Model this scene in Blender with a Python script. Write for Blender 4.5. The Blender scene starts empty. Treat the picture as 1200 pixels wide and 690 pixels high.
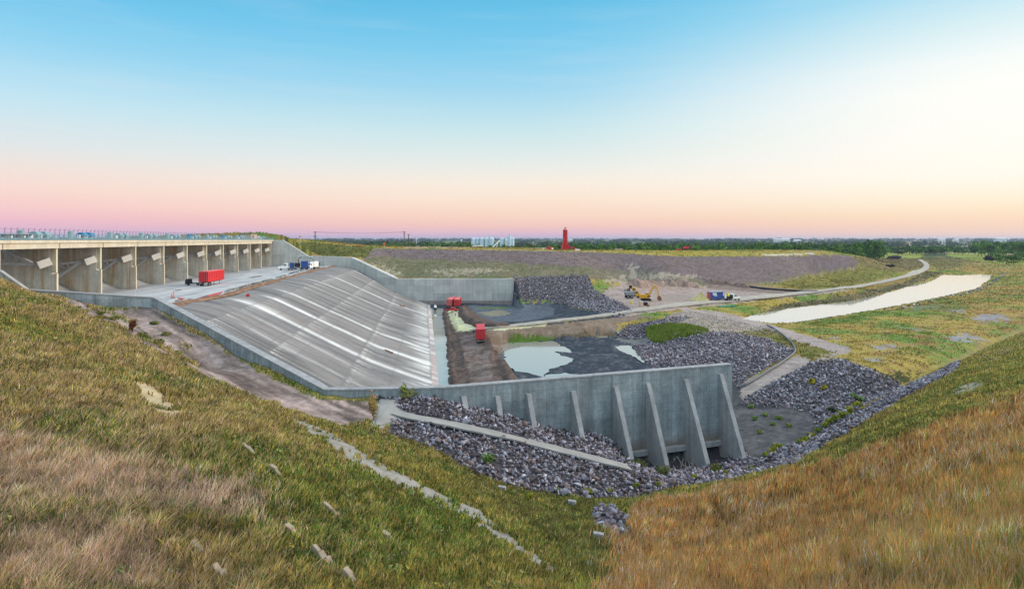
import bpy, math, random
import numpy as np
from mathutils import Vector, Matrix
random.seed(7); RNG = np.random.default_rng(7)
SC = bpy.context.scene; COL = SC.collection
F = 722.0; CX = 600.0; HY = 281.0            # focal length and horizon row of the photograph, used to lay the site out in metres
R = math.radians

def at(px, py, z):
    d = -z*F/(py-HY); return ((px-CX)/F*d, d, z)
def atd(px, py, d): return ((px-CX)/F*d, d, -(py-HY)/F*d)

# ---------------------------------------------------------------- object helpers
def tag(o, label=None, cat=None, group=None, kind=None):
    if label: o['label'] = label
    if cat: o['category'] = cat
    if group: o['group'] = group
    if kind: o['kind'] = kind
    return o
def empty(name, loc=(0,0,0), rz=0.0, label=None, cat=None, group=None):
    o = bpy.data.objects.new(name, None); COL.objects.link(o)
    o.empty_display_size = 0.5; o.location = loc; o.rotation_euler = (0,0,rz)
    return tag(o, label, cat, group)
def copy_tree(o, parent=None):
    c = o.copy(); COL.objects.link(c); c.parent = parent
    for ch in list(o.children): copy_tree(ch, c)
    return c
class MB:
    def __init__(s): s.v=[]; s.f=[]
    def add(s, vs, fs):
        b=len(s.v); s.v.extend([tuple(map(float,v)) for v in vs]); s.f.extend([tuple(b+i for i in f) for f in fs]); return s
    def box(s, c, sz, rz=0, ry=0, rx=0, taper=1.0):
        hx,hy,hz=[k/2 for k in sz]; M=Matrix.Rotation(rz,3,'Z')@Matrix.Rotation(ry,3,'Y')@Matrix.Rotation(rx,3,'X'); c=Vector(c)
        pts=[]
        for z in (-1,1):
            t = taper if z>0 else 1.0
            for x,y in ((-1,-1),(1,-1),(1,1),(-1,1)): pts.append(c+M@Vector((x*hx*t,y*hy*t,z*hz)))
        return s.add(pts,[(3,2,1,0),(4,5,6,7),(0,1,5,4),(1,2,6,5),(2,3,7,6),(3,0,4,7)])
    def bar(s, a, b, w, h=None, n=4):
        a=Vector(a); b=Vector(b); h=h or w; d=(b-a).normalized()
        up=Vector((0,0,1)) if abs(d.z)<0.95 else Vector((1,0,0))
        x=d.cross(up).normalized(); y=x.cross(d).normalized(); pts=[]
        for p in (a,b):
            for k in range(n):
                an=2*math.pi*(k+.5)/n; r=1/math.cos(math.pi/n)*.5
                pts.append(p+x*math.cos(an)*w*r+y*math.sin(an)*h*r)
        fs=[tuple(range(n))[::-1],tuple(range(n,2*n))]+[(k,(k+1)%n,n+(k+1)%n,n+k) for k in range(n)]
        return s.add(pts,fs)
    def cyl(s, a, b, r0, r1=None, n=14):
        r1=r0 if r1 is None else r1; a=Vector(a); b=Vector(b); d=(b-a).normalized()
        up=Vector((0,0,1)) if abs(d.z)<0.95 else Vector((1,0,0))
        x=d.cross(up).normalized(); y=x.cross(d).normalized(); pts=[]
        for p,r in ((a,r0),(b,max(r1,1e-4))):
            for k in range(n):
                an=2*math.pi*k/n; pts.append(p+(x*math.cos(an)+y*math.sin(an))*r)
        return s.add(pts,[tuple(range(n))[::-1],tuple(range(n,2*n))]+[(k,(k+1)%n,n+(k+1)%n,n+k) for k in range(n)])
    def prism(s, poly, axis, lo, hi):
        """poly in the two other axes, extruded along axis ('x','y','z') from lo to hi"""
        n=len(poly); pts=[]
        for t in (lo,hi):
            for (p,q) in poly:
                pts.append({'x':(t,p,q),'y':(p,t,q),'z':(p,q,t)}[axis])
        return s.add(pts,[tuple(range(n))[::-1],tuple(range(n,2*n))]+[(k,(k+1)%n,n+(k+1)%n,n+k) for k in range(n)])
    def tube(s, pts, r, n=8):
        pts=[Vector(p) for p in pts]; rings=[]
        for i,p in enumerate(pts):
            d=(pts[min(i+1,len(pts)-1)]-pts[max(i-1,0)]).normalized()
            up=Vector((0,0,1)) if abs(d.z)<0.95 else Vector((1,0,0))
            x=d.cross(up).normalized(); y=x.cross(d).normalized()
            rr=r[i] if hasattr(r,'__len__') else r
            rings.append([p+(x*math.cos(2*math.pi*k/n)+y*math.sin(2*math.pi*k/n))*rr for k in range(n)])
        vs=[q for rg in rings for q in rg]; fs=[tuple(range(n))[::-1]]
        for i in range(len(pts)-1):
            for k in range(n): fs.append((i*n+k,i*n+(k+1)%n,(i+1)*n+(k+1)%n,(i+1)*n+k))
        fs.append(tuple(range((len(pts)-1)*n,len(pts)*n)))
        return s.add(vs,fs)
    def build(s, name, mat, parent=None, bevel=0, smooth=False):
        me=bpy.data.meshes.new(name); me.from_pydata(s.v,[],s.f); me.update()
        bm_fix(me)
        o=bpy.data.objects.new(name,me); COL.objects.link(o)
        if mat: me.materials.append(mat)
        if parent is not None: o.parent=parent
        if bevel:
            m=o.modifiers.new('Bevel','BEVEL'); m.width=bevel; m.segments=2; m.limit_method='ANGLE'
        if smooth:
            for p in me.polygons: p.use_smooth=True
        return o
def bm_fix(me):
    import bmesh
    b=bmesh.new(); b.from_mesh(me); bmesh.ops.recalc_face_normals(b,faces=b.faces); b.to_mesh(me); b.free()
def fast_mesh(name, V, Fc, mat, cols=None, smooth=False, kind=None):
    """V (n,3); Fc (m,k) all faces same size"""
    V=np.asarray(V,np.float32); Fc=np.asarray(Fc,np.int32); k=Fc.shape[1]
    me=bpy.data.meshes.new(name); me.vertices.add(len(V)); me.vertices.foreach_set('co',V.ravel())
    me.loops.add(Fc.size); me.loops.foreach_set('vertex_index',Fc.ravel())
    me.polygons.add(len(Fc)); me.polygons.foreach_set('loop_start',np.arange(0,Fc.size,k,dtype=np.int32))
    me.polygons.foreach_set('loop_total',np.full(len(Fc),k,np.int32))
    if smooth: me.polygons.foreach_set('use_smooth',np.ones(len(Fc),bool))
    if cols is not None:
        a=me.color_attributes.new('Col','FLOAT_COLOR','POINT')
        c=np.ones((len(V),4),np.float32); c[:,:3]=cols; a.data.foreach_set('color',c.ravel())
    me.update(calc_edges=True); me.validate()
    o=bpy.data.objects.new(name,me); COL.objects.link(o)
    if mat: me.materials.append(mat)
    if kind: o['kind']=kind
    return o

# ---------------------------------------------------------------- noise
def _hash(ix,iy,seed):
    h=(ix.astype(np.int64)*374761393+iy.astype(np.int64)*668265263+seed*1442695041)&0xffffffff
    h=((h^(h>>13))*1274126177)&0xffffffff
    return ((h^(h>>16))&0xffffff)/float(0xffffff)
def vnoise(x,y,seed=0):
    x=np.asarray(x,float); y=np.asarray(y,float)
    ix=np.floor(x); iy=np.floor(y); fx=x-ix; fy=y-iy
    fx=fx*fx*(3-2*fx); fy=fy*fy*(3-2*fy); ix=ix.astype(np.int64); iy=iy.astype(np.int64)
    a=_hash(ix,iy,seed); b=_hash(ix+1,iy,seed); c=_hash(ix,iy+1,seed); d=_hash(ix+1,iy+1,seed)
    return (a*(1-fx)+b*fx)*(1-fy)+(c*(1-fx)+d*fx)*fy
def fbm(x,y,seed=0,octv=4,gain=.5):
    s=0;a=1;t=0
    for k in range(octv):
        s=s+a*vnoise(x*2**k+17.3*k,y*2**k-9.1*k,seed+k); t+=a; a*=gain
    return s/t
def sstep(a,b,x):
    t=np.clip((x-a)/(b-a),0,1); return t*t*(3-2*t)
def in_poly(x,y,P):
    P=np.asarray(P,float); r=np.zeros(x.shape,bool)
    bb=(x>=P[:,0].min())&(x<=P[:,0].max())&(y>=P[:,1].min())&(y<=P[:,1].max())
    if not bb.any(): return r
    xs=x[bb]; ys=y[bb]; c=np.zeros(xs.shape,bool); n=len(P)
    for i in range(n):
        x0,y0=P[i]; x1,y1=P[(i+1)%n]
        if y0==y1: continue
        t=((y0>ys)!=(y1>ys))&(xs<(x1-x0)*(ys-y0)/(y1-y0)+x0); c^=t
    r[bb]=c; return r

# ---------------------------------------------------------------- materials
def new_mat(name):
    m=bpy.data.materials.new(name); m.use_nodes=True; nt=m.node_tree
    return m,nt,nt.nodes['Principled BSDF']
def mat(name,color,rough=.6,var=.15,scale=3.0,metal=0.0,bump=0.0,spec=.3):
    m,nt,b=new_mat(name); N=nt.nodes; L=nt.links
    b.inputs['Roughness'].default_value=rough; b.inputs['Metallic'].default_value=metal
    b.inputs['Specular IOR Level'].default_value=spec
    tc=N.new('ShaderNodeTexCoord'); nz=N.new('ShaderNodeTexNoise'); nz.inputs['Scale'].default_value=scale; nz.inputs['Detail'].default_value=5
    L.new(tc.outputs['Object'],nz.inputs['Vector'])
    cr=N.new('ShaderNodeValToRGB'); c=color
    cr.color_ramp.elements[0].position=.3; cr.color_ramp.elements[1].position=.7
    cr.color_ramp.elements[0].color=(c[0]*(1-var),c[1]*(1-var),c[2]*(1-var),1)
    cr.color_ramp.elements[1].color=(min(1,c[0]*(1+var)),min(1,c[1]*(1+var)),min(1,c[2]*(1+var)),1)
    L.new(nz.outputs['Fac'],cr.inputs['Fac']); L.new(cr.outputs['Color'],b.inputs['Base Color'])
    if bump:
        bp=N.new('ShaderNodeBump'); bp.inputs['Strength'].default_value=bump; L.new(nz.outputs['Fac'],bp.inputs['Height']); L.new(bp.outputs['Normal'],b.inputs['Normal'])
    return m
def mat_attr(name,rough=.9,nscale=(0,),var=.25,bump=.0,bdist=.1,spec=.15,scale2=None,trans=0):
    """colour from the point attribute Col times fine procedural noise"""
    m,nt,b=new_mat(name); N=nt.nodes; L=nt.links
    b.inputs['Roughness'].default_value=rough; b.inputs['Specular IOR Level'].default_value=spec
    at_=N.new('ShaderNodeAttribute'); at_.attribute_name='Col'; out=at_.outputs['Color']
    geo=N.new('ShaderNodeNewGeometry')
    hs=[]
    for sc in nscale:
        if not sc: continue
        nz=N.new('ShaderNodeTexNoise'); nz.inputs['Scale'].default_value=sc; nz.inputs['Detail'].default_value=4; nz.inputs['Roughness'].default_value=.65
        L.new(geo.outputs['Position'],nz.inputs['Vector'])
        mr=N.new('ShaderNodeMapRange'); mr.inputs['From Min'].default_value=.28; mr.inputs['From Max'].default_value=.72
        mr.inputs['To Min'].default_value=1-var; mr.inputs['To Max'].default_value=1+var
        L.new(nz.outputs['Fac'],mr.inputs['Value'])
        mx=N.new('ShaderNodeMix'); mx.data_type='RGBA'; mx.blend_type='MULTIPLY'; mx.inputs['Factor'].default_value=1
        L.new(out,mx.inputs['A']); L.new(mr.outputs['Result'],mx.inputs['B']); out=mx.outputs['Result']; hs.append(nz.outputs['Fac'])
    L.new(out,b.inputs['Base Color'])
    if bump and hs:
        bp=N.new('ShaderNodeBump'); bp.inputs['Strength'].default_value=bump; bp.inputs['Distance'].default_value=bdist
        L.new(hs[-1],bp.inputs['Height']); L.new(bp.outputs['Normal'],b.inputs['Normal'])
    if trans:
        t=N.new('ShaderNodeBsdfTranslucent'); L.new(out,t.inputs['Color']); ms=N.new('ShaderNodeMixShader'); ms.inputs[0].default_value=trans
        L.new(b.outputs[0],ms.inputs[1]); L.new(t.outputs[0],ms.inputs[2]); L.new(ms.outputs[0],N['Material Output'].inputs['Surface'])
    return m
def mat_concrete(name,color,stain=(.2,.12,.05),stain_amt=.0,streak=(2.5,2.5,.12),var=.2,lines=0.0,rough=.85,dark=0.0,joint=0.0,tide=None):
    """concrete: blotches, vertical run-off streaks (rust optional), horizontal lift joints"""
    m,nt,b=new_mat(name); N=nt.nodes; L=nt.links; b.inputs['Roughness'].default_value=rough; b.inputs['Specular IOR Level'].default_value=.2
    geo=N.new('ShaderNodeNewGeometry'); pos=geo.outputs['Position']
    def noise(scale,vec,det=5):
        n=N.new('ShaderNodeTexNoise'); n.inputs['Scale'].default_value=scale; n.inputs['Detail'].default_value=det; n.inputs['Roughness'].default_value=.65; L.new(vec,n.inputs['Vector']); return n.outputs['Fac']
    def rng(v,a,c,lo,hi):
        r=N.new('ShaderNodeMapRange'); r.inputs['From Min'].default_value=a; r.inputs['From Max'].default_value=c; r.inputs['To Min'].default_value=lo; r.inputs['To Max'].default_value=hi; L.new(v,r.inputs['Value']); return r.outputs['Result']
    def mul(a,bv,kind='MULTIPLY',fac=1):
        x=N.new('ShaderNodeMix'); x.data_type='RGBA'; x.blend_type=kind
        if hasattr(fac,'links'): L.new(fac,x.inputs['Factor'])
        else: x.inputs['Factor'].default_value=fac
        for s,v in ((x.inputs['A'],a),(x.inputs['B'],bv)):
            if isinstance(v,tuple): s.default_value=(*v,1)
            else: L.new(v,s)
        return x.outputs['Result']
    mp=N.new('ShaderNodeMapping'); mp.inputs['Scale'].default_value=streak; L.new(pos,mp.inputs['Vector'])
    st=noise(.5,mp.outputs['Vector'],6)
    out=mul(tuple(color),rng(noise(.25,pos),.3,.7,1-var,1+var))
    out=mul(out,rng(noise(2.2,pos),.3,.7,1-var*.6,1+var*.6))
    out=mul(out,rng(st,.3,.7,1-var*.9,1+var*.7))
    if stain_amt:
        mp2=N.new('ShaderNodeMapping'); mp2.inputs['Scale'].default_value=(streak[0]*.5,streak[1]*.5,.05); mp2.inputs['Location'].default_value=(31,7,3); L.new(pos,mp2.inputs['Vector'])
        out=mul(out,tuple(stain),'MIX',rng(noise(.6,mp2.outputs['Vector'],4),.5,.68,0,stain_amt))
    if lines:
        sx=N.new('ShaderNodeSeparateXYZ'); L.new(pos,sx.inputs[0])
        mt=N.new('ShaderNodeMath'); mt.operation='PINGPONG'; mt.inputs[1].default_value=lines/2; L.new(sx.outputs['Z'],mt.inputs[0])
        out=mul(out,rng(mt.outputs[0],.0,.09,.85,1.0))
    if tide:
        # brown high-water mark left on the foot of the wall
        sz=N.new('ShaderNodeSeparateXYZ'); L.new(pos,sz.inputs[0]); ad_=N.new('ShaderNodeMath'); ad_.operation='ADD'; L.new(sz.outputs['Z'],ad_.inputs[0]); L.new(rng(noise(.35,pos),.3,.7,-.5,.5),ad_.inputs[1])
        out=mul(out,tuple(tide[2]),'MIX',rng(ad_.outputs[0],tide[0],tide[1],.85,0))
    if joint:
        sx=N.new('ShaderNodeSeparateXYZ'); L.new(pos,sx.inputs[0])
        mt=N.new('ShaderNodeMath'); mt.operation='PINGPONG'; mt.inputs[1].default_value=joint/2; L.new(sx.outputs['X'],mt.inputs[0])
        out=mul(out,rng(mt.outputs[0],.0,.10,.72,1.0))
        # each pour a little different in tone
        dv=N.new('ShaderNodeMath'); dv.operation='SNAP'; dv.inputs[1].default_value=joint; L.new(sx.outputs['X'],dv.inputs[0])
        dz=N.new('ShaderNodeMath'); dz.operation='SNAP'; dz.inputs[1].default_value=3.75; L.new(sx.outputs['Z'],dz.inputs[0])
        cb=N.new('ShaderNodeCombineXYZ'); L.new(dv.outputs[0],cb.inputs[0]); L.new(dz.outputs[0],cb.inputs[2])
        wn=N.new('ShaderNodeTexWhiteNoise'); wn.noise_dimensions='3D'; L.new(cb.outputs[0],wn.inputs['Vector'])
        out=mul(out,rng(wn.outputs['Value'],0,1,.88,1.1))
    L.new(out,b.inputs['Base Color'])
    bp=N.new('ShaderNodeBump'); bp.inputs['Strength'].default_value=.25; bp.inputs['Distance'].default_value=.05; L.new(noise(3,pos),bp.inputs['Height']); L.new(bp.outputs['Normal'],b.inputs['Normal'])
    return m
# ---------------------------------------------------------------- camera
cam=bpy.data.cameras.new('camera'); cam.sensor_width=36; cam.lens=36*F/1200; cam.shift_y=-64/1200
cam.clip_start=.5; cam.clip_end=60000
camo=bpy.data.objects.new('camera',cam); COL.objects.link(camo); camo.rotation_euler=(math.pi/2,0,0); SC.camera=camo

# ---------------------------------------------------------------- spillway frame: u downstream, v along the gates
P0=np.array((-101.6,152.0)); UV_U=np.array((.9917,.129)); UV_V=np.array((-.129,.9917))
def uv(u,v,z=0.0):
    p=P0+UV_U*u+UV_V*v; return (p[0],p[1],z)
APRON=-13.5; FLOOR=-32.0
WALL_A=np.array((-68.7,118.0)); WALL_B=np.array((-24.9,81.6)); WALL_C=np.array((-8.0,83.0)); WALL_E=np.array((35.1,98.2))
FAR_E=np.array((.8,303.0))
# depth of the near dividing line (retaining wall, then the toe of the right hillside) as a function of the column
DIV=[(-900,80),(-400,95),(-200,108),(-60,110),(0,112),(33,114),(180,118),(240,104),(300,93),(380,81.6),(440,82.1),(530,83),(700,90.2),(858,98.2),(885,90),(960,103),(1060,135),(1130,168),(1200,220),(1400,330),(2200,600)]
def div_depth(px):
    return np.exp(np.interp(px,[p for p,_ in DIV],[math.log(d) for _,d in DIV]))
def mk(pts):
    o=[]
    for p in pts:
        if p[0]=='z': px,py,z=p[1:]; d=-z*F/(py-HY)
        elif p[0]=='d': px,py,d=p[1:]; z=-(py-HY)/F*d
        else: px,d,z=p[1:]
        o.append((px,math.log(d),z))
    return np.array(o)
class Field:
    def __init__(s,pts,c=.25,scale=(.01,6.0)):
        s.c=c; s.sc=np.array(scale); p=mk(pts); s.p=p[:,:2]*s.sc; z=p[:,2]; n=len(p)
        A=np.sqrt(((s.p[:,None]-s.p[None])**2).sum(-1)+c*c)
        M=np.zeros((n+1,n+1)); M[:n,:n]=A; M[:n,n]=1; M[n,:n]=1; M[np.arange(n),np.arange(n)]-=.004
        s.w=np.linalg.solve(M,np.append(z,0))
    def __call__(s,px,ld):
        q=np.stack([np.ravel(px)*s.sc[0],np.ravel(ld)*s.sc[1]],-1); out=np.empty(len(q))
        for i in range(0,len(q),60000):
            k=q[i:i+60000]; out[i:i+60000]=np.sqrt(((k[:,None]-s.p[None])**2).sum(-1)+s.c**2)@s.w[:-1]+s.w[-1]
        return out.reshape(np.shape(px))
H_PTS=[('w',-300,3,-6.4),('w',600,3,-7.2),('w',1500,3,-6.4),('w',0,10,-9.8),('w',600,12,-11.2),('w',1200,10,-9.6),('w',600,22,-15.6),
 ('d',0,690,24),('d',200,690,27),('d',400,690,30),('d',560,690,32),('d',680,690,34),('d',730,690,35),
 ('d',0,600,30),('d',200,600,34),('d',400,600,39),('d',560,620,43),('d',640,630,46),('d',733,630,49),
 ('d',0,500,42),('d',150,500,46),('d',300,520,50),('d',420,540,54),('d',520,570,57),('d',620,600,58),('d',740,590,65),
 ('d',0,420,58),('d',120,440,62),('d',220,470,64),('d',330,490,66),('d',400,505,67.5),
 ('d',0,335,95),('d',60,355,92),('d',100,372,90),('d',0,372,75),('d',130,390,88),('d',170,405,84),
 ('d',150,383,103),('d',180,360,117),('d',120,362,114),('d',80,350,113),('d',33,344,113),('d',0,328,111),('d',-60,304,109),('d',-120,330,80),('d',-200,420,45),('d',-200,690,20),('w',-500,60,-4),('w',-500,25,-7),
 ('d',240,394.5,102.5),('d',300,428.5,91.5),('d',370,461.5,81),('d',430,470,80),('d',250,430,92),('d',210,420,82),('d',250,445,78),('d',330,467,78),('d',400,483,76),('d',440,492,74),
 ('d',505,471,80.5),('d',545,480,81),('d',585,491,82),('d',620,499,84),('d',668,511,86),('d',718,523,88),('w',735,87,-31.2),('w',760,91.5,-33.2),('w',800,93.5,-33.9),('w',840,96,-33.9),('w',760,86,-32.2),('w',800,87,-32.8),('w',848,90,-33.2),
 ('d',470,487,76.5),('d',530,500,76.5),('d',600,516,76.5),('d',670,533,77),('d',735,549,77.5),
 ('d',450,506,72),('d',520,531,69),('d',600,566,68),('d',640,575,68),('d',700,581,69.5),('d',740,577,73),('d',790,566,78),
 ('d',640,550,72),('d',560,530,71.5),('d',830,557,83),('d',870,549,87),
 ('d',1200,690,21),('d',1050,690,24),('d',900,690,29),('d',800,690,32.5),
 ('d',1200,560,33.6),('d',1200,468,57.6),('d',1000,535,58),('d',900,560,62.7),('d',800,583,68),('d',1000,600,42),('d',850,620,50),('d',1100,500,55),
 ('d',960,506,102),('d',1060,453,133),('d',1130,421,165),('d',1200,389,215),('d',1200,430,88),('d',1200,408,130),('d',1100,478,67),('d',1100,442,105),('d',1000,500,80),('d',930,537,78),
 ('d',1400,690,17),('d',1400,450,50),('d',1400,395,120),('d',1400,350,300),('d',1800,420,60),('d',1800,600,20)]
SHARED=[('z',700,430,-32),('z',750,440,-32),('z',840,480,-32.2),('z',872,520,-32.4),('z',680,455,-32.1),('z',720,410,-32),('z',730,395,-31.8),('z',690,400,-32),
 ('z',760,432,-31.9),('z',640,374,-31.8),('z',640,393,-30.6),('z',640,380,-28.4),('z',640,376.5,-28.6),('z',610,365,-31.8),('z',700,369,-29.3),
 ('z',690,376,-28.3),('z',690,386,-29.5)]
V_PTS=SHARED+[('z',620,354,-29.6),('z',700,360,-28.6),('d',640,324,325),('d',606,324,318),('d',690,323.5,335),('z',735,352,-27.6),
 ('z',800,391,-28.6),('z',860,390,-28),('z',930,412,-28.2),('z',860,452,-31.4),('z',800,420,-30.4),('z',785,408,-31.0),('z',835,428,-30),('z',890,420,-28.8),('z',870,459,-31.2),('z',930,433,-29.5),('z',990,410,-28.6),('z',960,396,-29.3),('z',880,374,-30.2),('z',820,362,-28.6),('z',800,357,-27.5),('z',770,382,-29.6),('z',755,396,-31.2),('z',800,372,-28),
 ('z',960,432,-29),('z',1030,440,-29.6),('z',960,480,-31.8),('z',900,472,-31.5),('z',1000,470,-31.4),('z',940,503,-32.3),('z',880,503,-32.3),('z',905,450,-30.3),('z',960,505,-32.0),('z',1060,452,-31.8),('z',1040,446,-30.2),('d',1130,419,167),('d',1200,387.5,215),
 ('z',1050,430,-29.5),('z',1000,415,-29),('z',1100,400,-29.6),('z',1180,370,-29.8),('z',960,382,-29.8),('z',1100,355,-30),('z',1180,335,-30),('z',1300,360,-29.5),('z',1300,330,-29.5),
 ('z',880,372.6,-30.6),('z',960,377,-30.4),('z',1040,363,-30.5),('z',1107,350,-30.5),('z',1150,340,-30.4),('z',1170,326,-30.2),('z',1168,318,-30.2),('z',1120,319,-30.4),
 ('z',960,366,-32.4),('z',1060,346,-32.4),('z',1130,328,-32.4),('z',910,373,-32.2),
 ('z',920,362.5,-31.2),('z',920,357,-28.6),('z',1000,353.5,-31.2),('z',1000,346,-28.7),('z',1067,334.5,-30.9),('z',1066,328,-28.7),('z',1104,319,-30.6),
 ('z',860,351,-28),('z',1000,337,-28),('z',1060,325,-28),('z',1088,313,-28.2),('z',1078,304,-28.6),('z',745,366,-28.2),('z',900,348,-28),
 ('z',700,346,-27.6),('z',760,351,-27.6),('z',840,352,-27.8),('z',780,340,-27.4),('z',760,334,-26.5),
 ('z',740,330,-26.2),('d',690,315,345),('d',650,294,385),('d',620,305,352),('d',750,298.5,430),('d',760,316,395),('d',800,300.5,440),('d',850,300.5,452),('d',900,299.5,470),('d',960,298,515),('d',1000,299,550),('d',1008,305,565),
 ('d',850,318,405),('d',930,312,455),('z',800,337,-27.4),('z',830,334,-27.5),('z',900,331,-27.6),('z',960,323,-28),('z',1000,315.5,-28.2),('z',1020,307,-28.6),('z',1050,312,-28.2),('z',950,336,-28),
 ('d',700,293.5,540),('d',660,293,500),('d',600,292.2,460),('d',800,295.5,580),('d',900,295.5,620),('d',980,296.5,630),
 ('d',500,293,370),('d',550,293,375),('d',600,293.5,378),('d',600,325,309),('d',520,325,309),('d',470,326,308),('d',440,315,318),('d',425,305,323),('d',412,301,325),('d',500,312,330),('d',560,312,332),('d',460,300,345),
 ('d',440,290.5,368),('d',420,288.5,362),('d',400,286.5,358),('d',360,284,350),('d',330,281.5,338),('d',360,298,333),('d',390,299.5,327),('d',345,284,326),('d',370,291,340),
 ('w',200,260,-2),('w',100,200,-4),('w',0,150,-6),('w',-300,140,-3),('w',330,450,-2.5),('w',380,450,-4.5),('w',440,480,-7),('w',200,500,-6),('w',0,500,-6),
 ('w',500,560,-9),('w',560,520,-7.8),('w',450,800,-14),('w',550,800,-16),('w',650,800,-18),('w',800,800,-22),('w',950,800,-27),('w',300,900,-12),('w',100,1000,-10),
 ('w',1050,800,-28.5),('w',1200,800,-29),('w',1400,800,-29),('w',1000,1100,-29),('w',1200,1200,-29),('w',700,1300,-27),('w',400,1500,-20),('w',0,1500,-15),
 ('w',300,2500,-22),('w',700,2500,-28),('w',1200,2500,-28),('w',0,5000,-18),('w',600,5000,-22),('w',1200,5000,-22),('w',0,9000,-2),('w',600,9000,-6),('w',1200,9000,-6),('w',0,16000,12),('w',600,16000,16),('w',1200,16000,14),('w',-500,9000,-2),('w',1700,9000,-6),('w',-500,700,-6),('w',1700,700,-29)]
B_PTS=SHARED+[('w',-100,130,-33.5),('w',300,150,-33.5),('w',300,280,-33.5),('w',420,100,-33.4),('w',480,90,-33.2),('z',512,456,-32.6),('z',506,400,-32.6),('z',502,360,-32.6),
 ('z',521,460,-32.6),('z',519,400,-32.6),('z',518,362,-32.4),('z',522,440,-32.5),('z',534,452,-30.9),('z',531,420,-30.7),('z',530,398,-30.5),('z',527,380,-30.4),('z',524,366,-30.8),
 ('z',555,445,-31),('z',560,418,-30.9),('z',563,404,-30.8),('z',548,392,-30.7),('z',540,376,-30.6),('z',531,364,-30.7),('z',545,357.5,-31.2),
 ('z',600,450,-31.2),('z',590,430,-30.6),('z',583,412,-30.0),('z',590,397,-29.2),('z',592,388,-28.9),('z',560,387.5,-29.8),('z',545,383,-30.0),
 ('z',612,460,-32.2),('z',607,432,-32.3),('z',600,405,-31.8),('z',615,399,-31.4),('z',650,420,-32.4),('z',640,440,-32.3),('z',560,374,-30.4),('z',576,379,-29.8),('z',590,383,-29.6),('z',560,362,-31.9),('z',590,370,-31.9),('z',600,358,-31.9),('z',690,470,-32),('z',760,462,-32),('z',820,455,-32)]
fH=Field(H_PTS); fV=Field(V_PTS); fB=Field(B_PTS)
BASIN=[(-93,113),(-89.5,114.5),tuple(WALL_A),tuple(WALL_B),tuple(WALL_C),tuple((WALL_C+WALL_E)/2),tuple(WALL_E),(36.5,99),tuple(FAR_E+(1,1.2)),(-56.7,304.2),(-83.3,320.2),(-123,316.2),(-150,313),(-150,104)]
def seg_dist(x,y,a,b):
    ab=b-a; t=np.clip(((x-a[0])*ab[0]+(y-a[1])*ab[1])/(ab@ab),0,1)
    return np.hypot(x-a[0]-t*ab[0],y-a[1]-t*ab[1])
def height0(px,d):
    ld=np.log(d); X=(px-CX)/F*d; Y=d
    lD=np.log(div_depth(px)); k=np.where(px>862,.05,1e-6)
    zH=fH(px,ld); zV=fV(px,ld); zB=fB(px,ld)
    ins=in_poly(X,Y,BASIN); wB=np.where(ins,sstep(0,1,seg_dist(X,Y,WALL_E,FAR_E)/(.5+14*np.clip((np.hypot(X-FAR_E[0],Y-FAR_E[1])-25)/50,0,1))),0)
    zz=zV*(1-wB)+zB*wB
    wH=sstep(1,-1,(ld-lD)/k)
    return zH*wH+zz*(1-wH), wH, ins
GX=np.concatenate([np.linspace(-900,-80,60)[:-1],np.arange(-80,1281,1.6),np.linspace(1281,2200,60)[1:]])
rows=[2.0]
while rows[-1]<16500:
    d=rows[-1]; rows.append(d*(1.03 if d<12 else 1.0062 if d<150 else 1.0075 if d<800 else 1.02))
GD=np.array(rows); LGD=np.log(GD)
PXg,Dg=np.meshgrid(GX,GD)
Zg,WHg,INg=height0(PXg,Dg)
Xg=(PXg-CX)/F*Dg; Yg=Dg
# natural unevenness
amp=np.clip(Dg/60,.2,2.5)
hill=WHg*(1-sstep(100,200,Dg))
Zg=Zg+hill*((fbm(Xg*.12,Yg*.12,3)-.5)*1.0+(fbm(Xg*.6,Yg*.6,9)-.5)*.35)
vm=(1-WHg)*(~INg)
Zg=Zg+vm*np.clip(1-Dg/900,0.15,1)*((fbm(Xg*.05,Yg*.05,5)-.5)*1.0+(fbm(Xg*.3,Yg*.3,6)-.5)*.45)
Zg=Zg+INg*((fbm(Xg*.25,Yg*.25,8)-.5)*.35)
WATER=dict(
 channel=([(866,374.5),(885,368.5),(920,362),(1000,352.5),(1033,345),(1067,335),(1092,328.5),(1105,321.6),(1120,322.6),(1135,322.3),(1150,321),(1161,322.5),(1160,328),(1145,338),(1107,347),(1083,352),(1040,360),(960,373.5),(906,381),(892,379)],-30.75),
 canal=([(521,460),(512.5,459),(505.5,361.5),(520,361),(525,390),(533,459)],-31.9),
 pond=([(588,404),(600,401.5),(650,399.5),(658,405),(668,410),(670,413),(650,411.5),(660,417),(674,420),(666,426),(646,432),(636,441),(624,438),(602,434.5),(593,426),(590,414)],-31.93),
 p1=([(626,448),(640,438.5),(662,437),(690,440),(688,447),(650,450)],-31.92),
 p2=([(721,405),(738,404.5),(745,412),(757,424),(752,425),(738,415),(724,410)],-31.93),
 p3=([(764,436),(772,431.5),(780,437),(774,442),(766,442)],-31.93),
 p4=([(698,394.5),(712,393.5),(714,395.2),(700,395.6)],-31.85))
def sdist_poly(x,y,P):
    P=np.array(P); dm=np.full(x.shape,1e9)
    for i in range(len(P)): dm=np.minimum(dm,seg_dist(x,y,P[i],P[(i+1)%len(P)]))
    return np.where(in_poly(x,y,P),-dm,dm)
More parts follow.
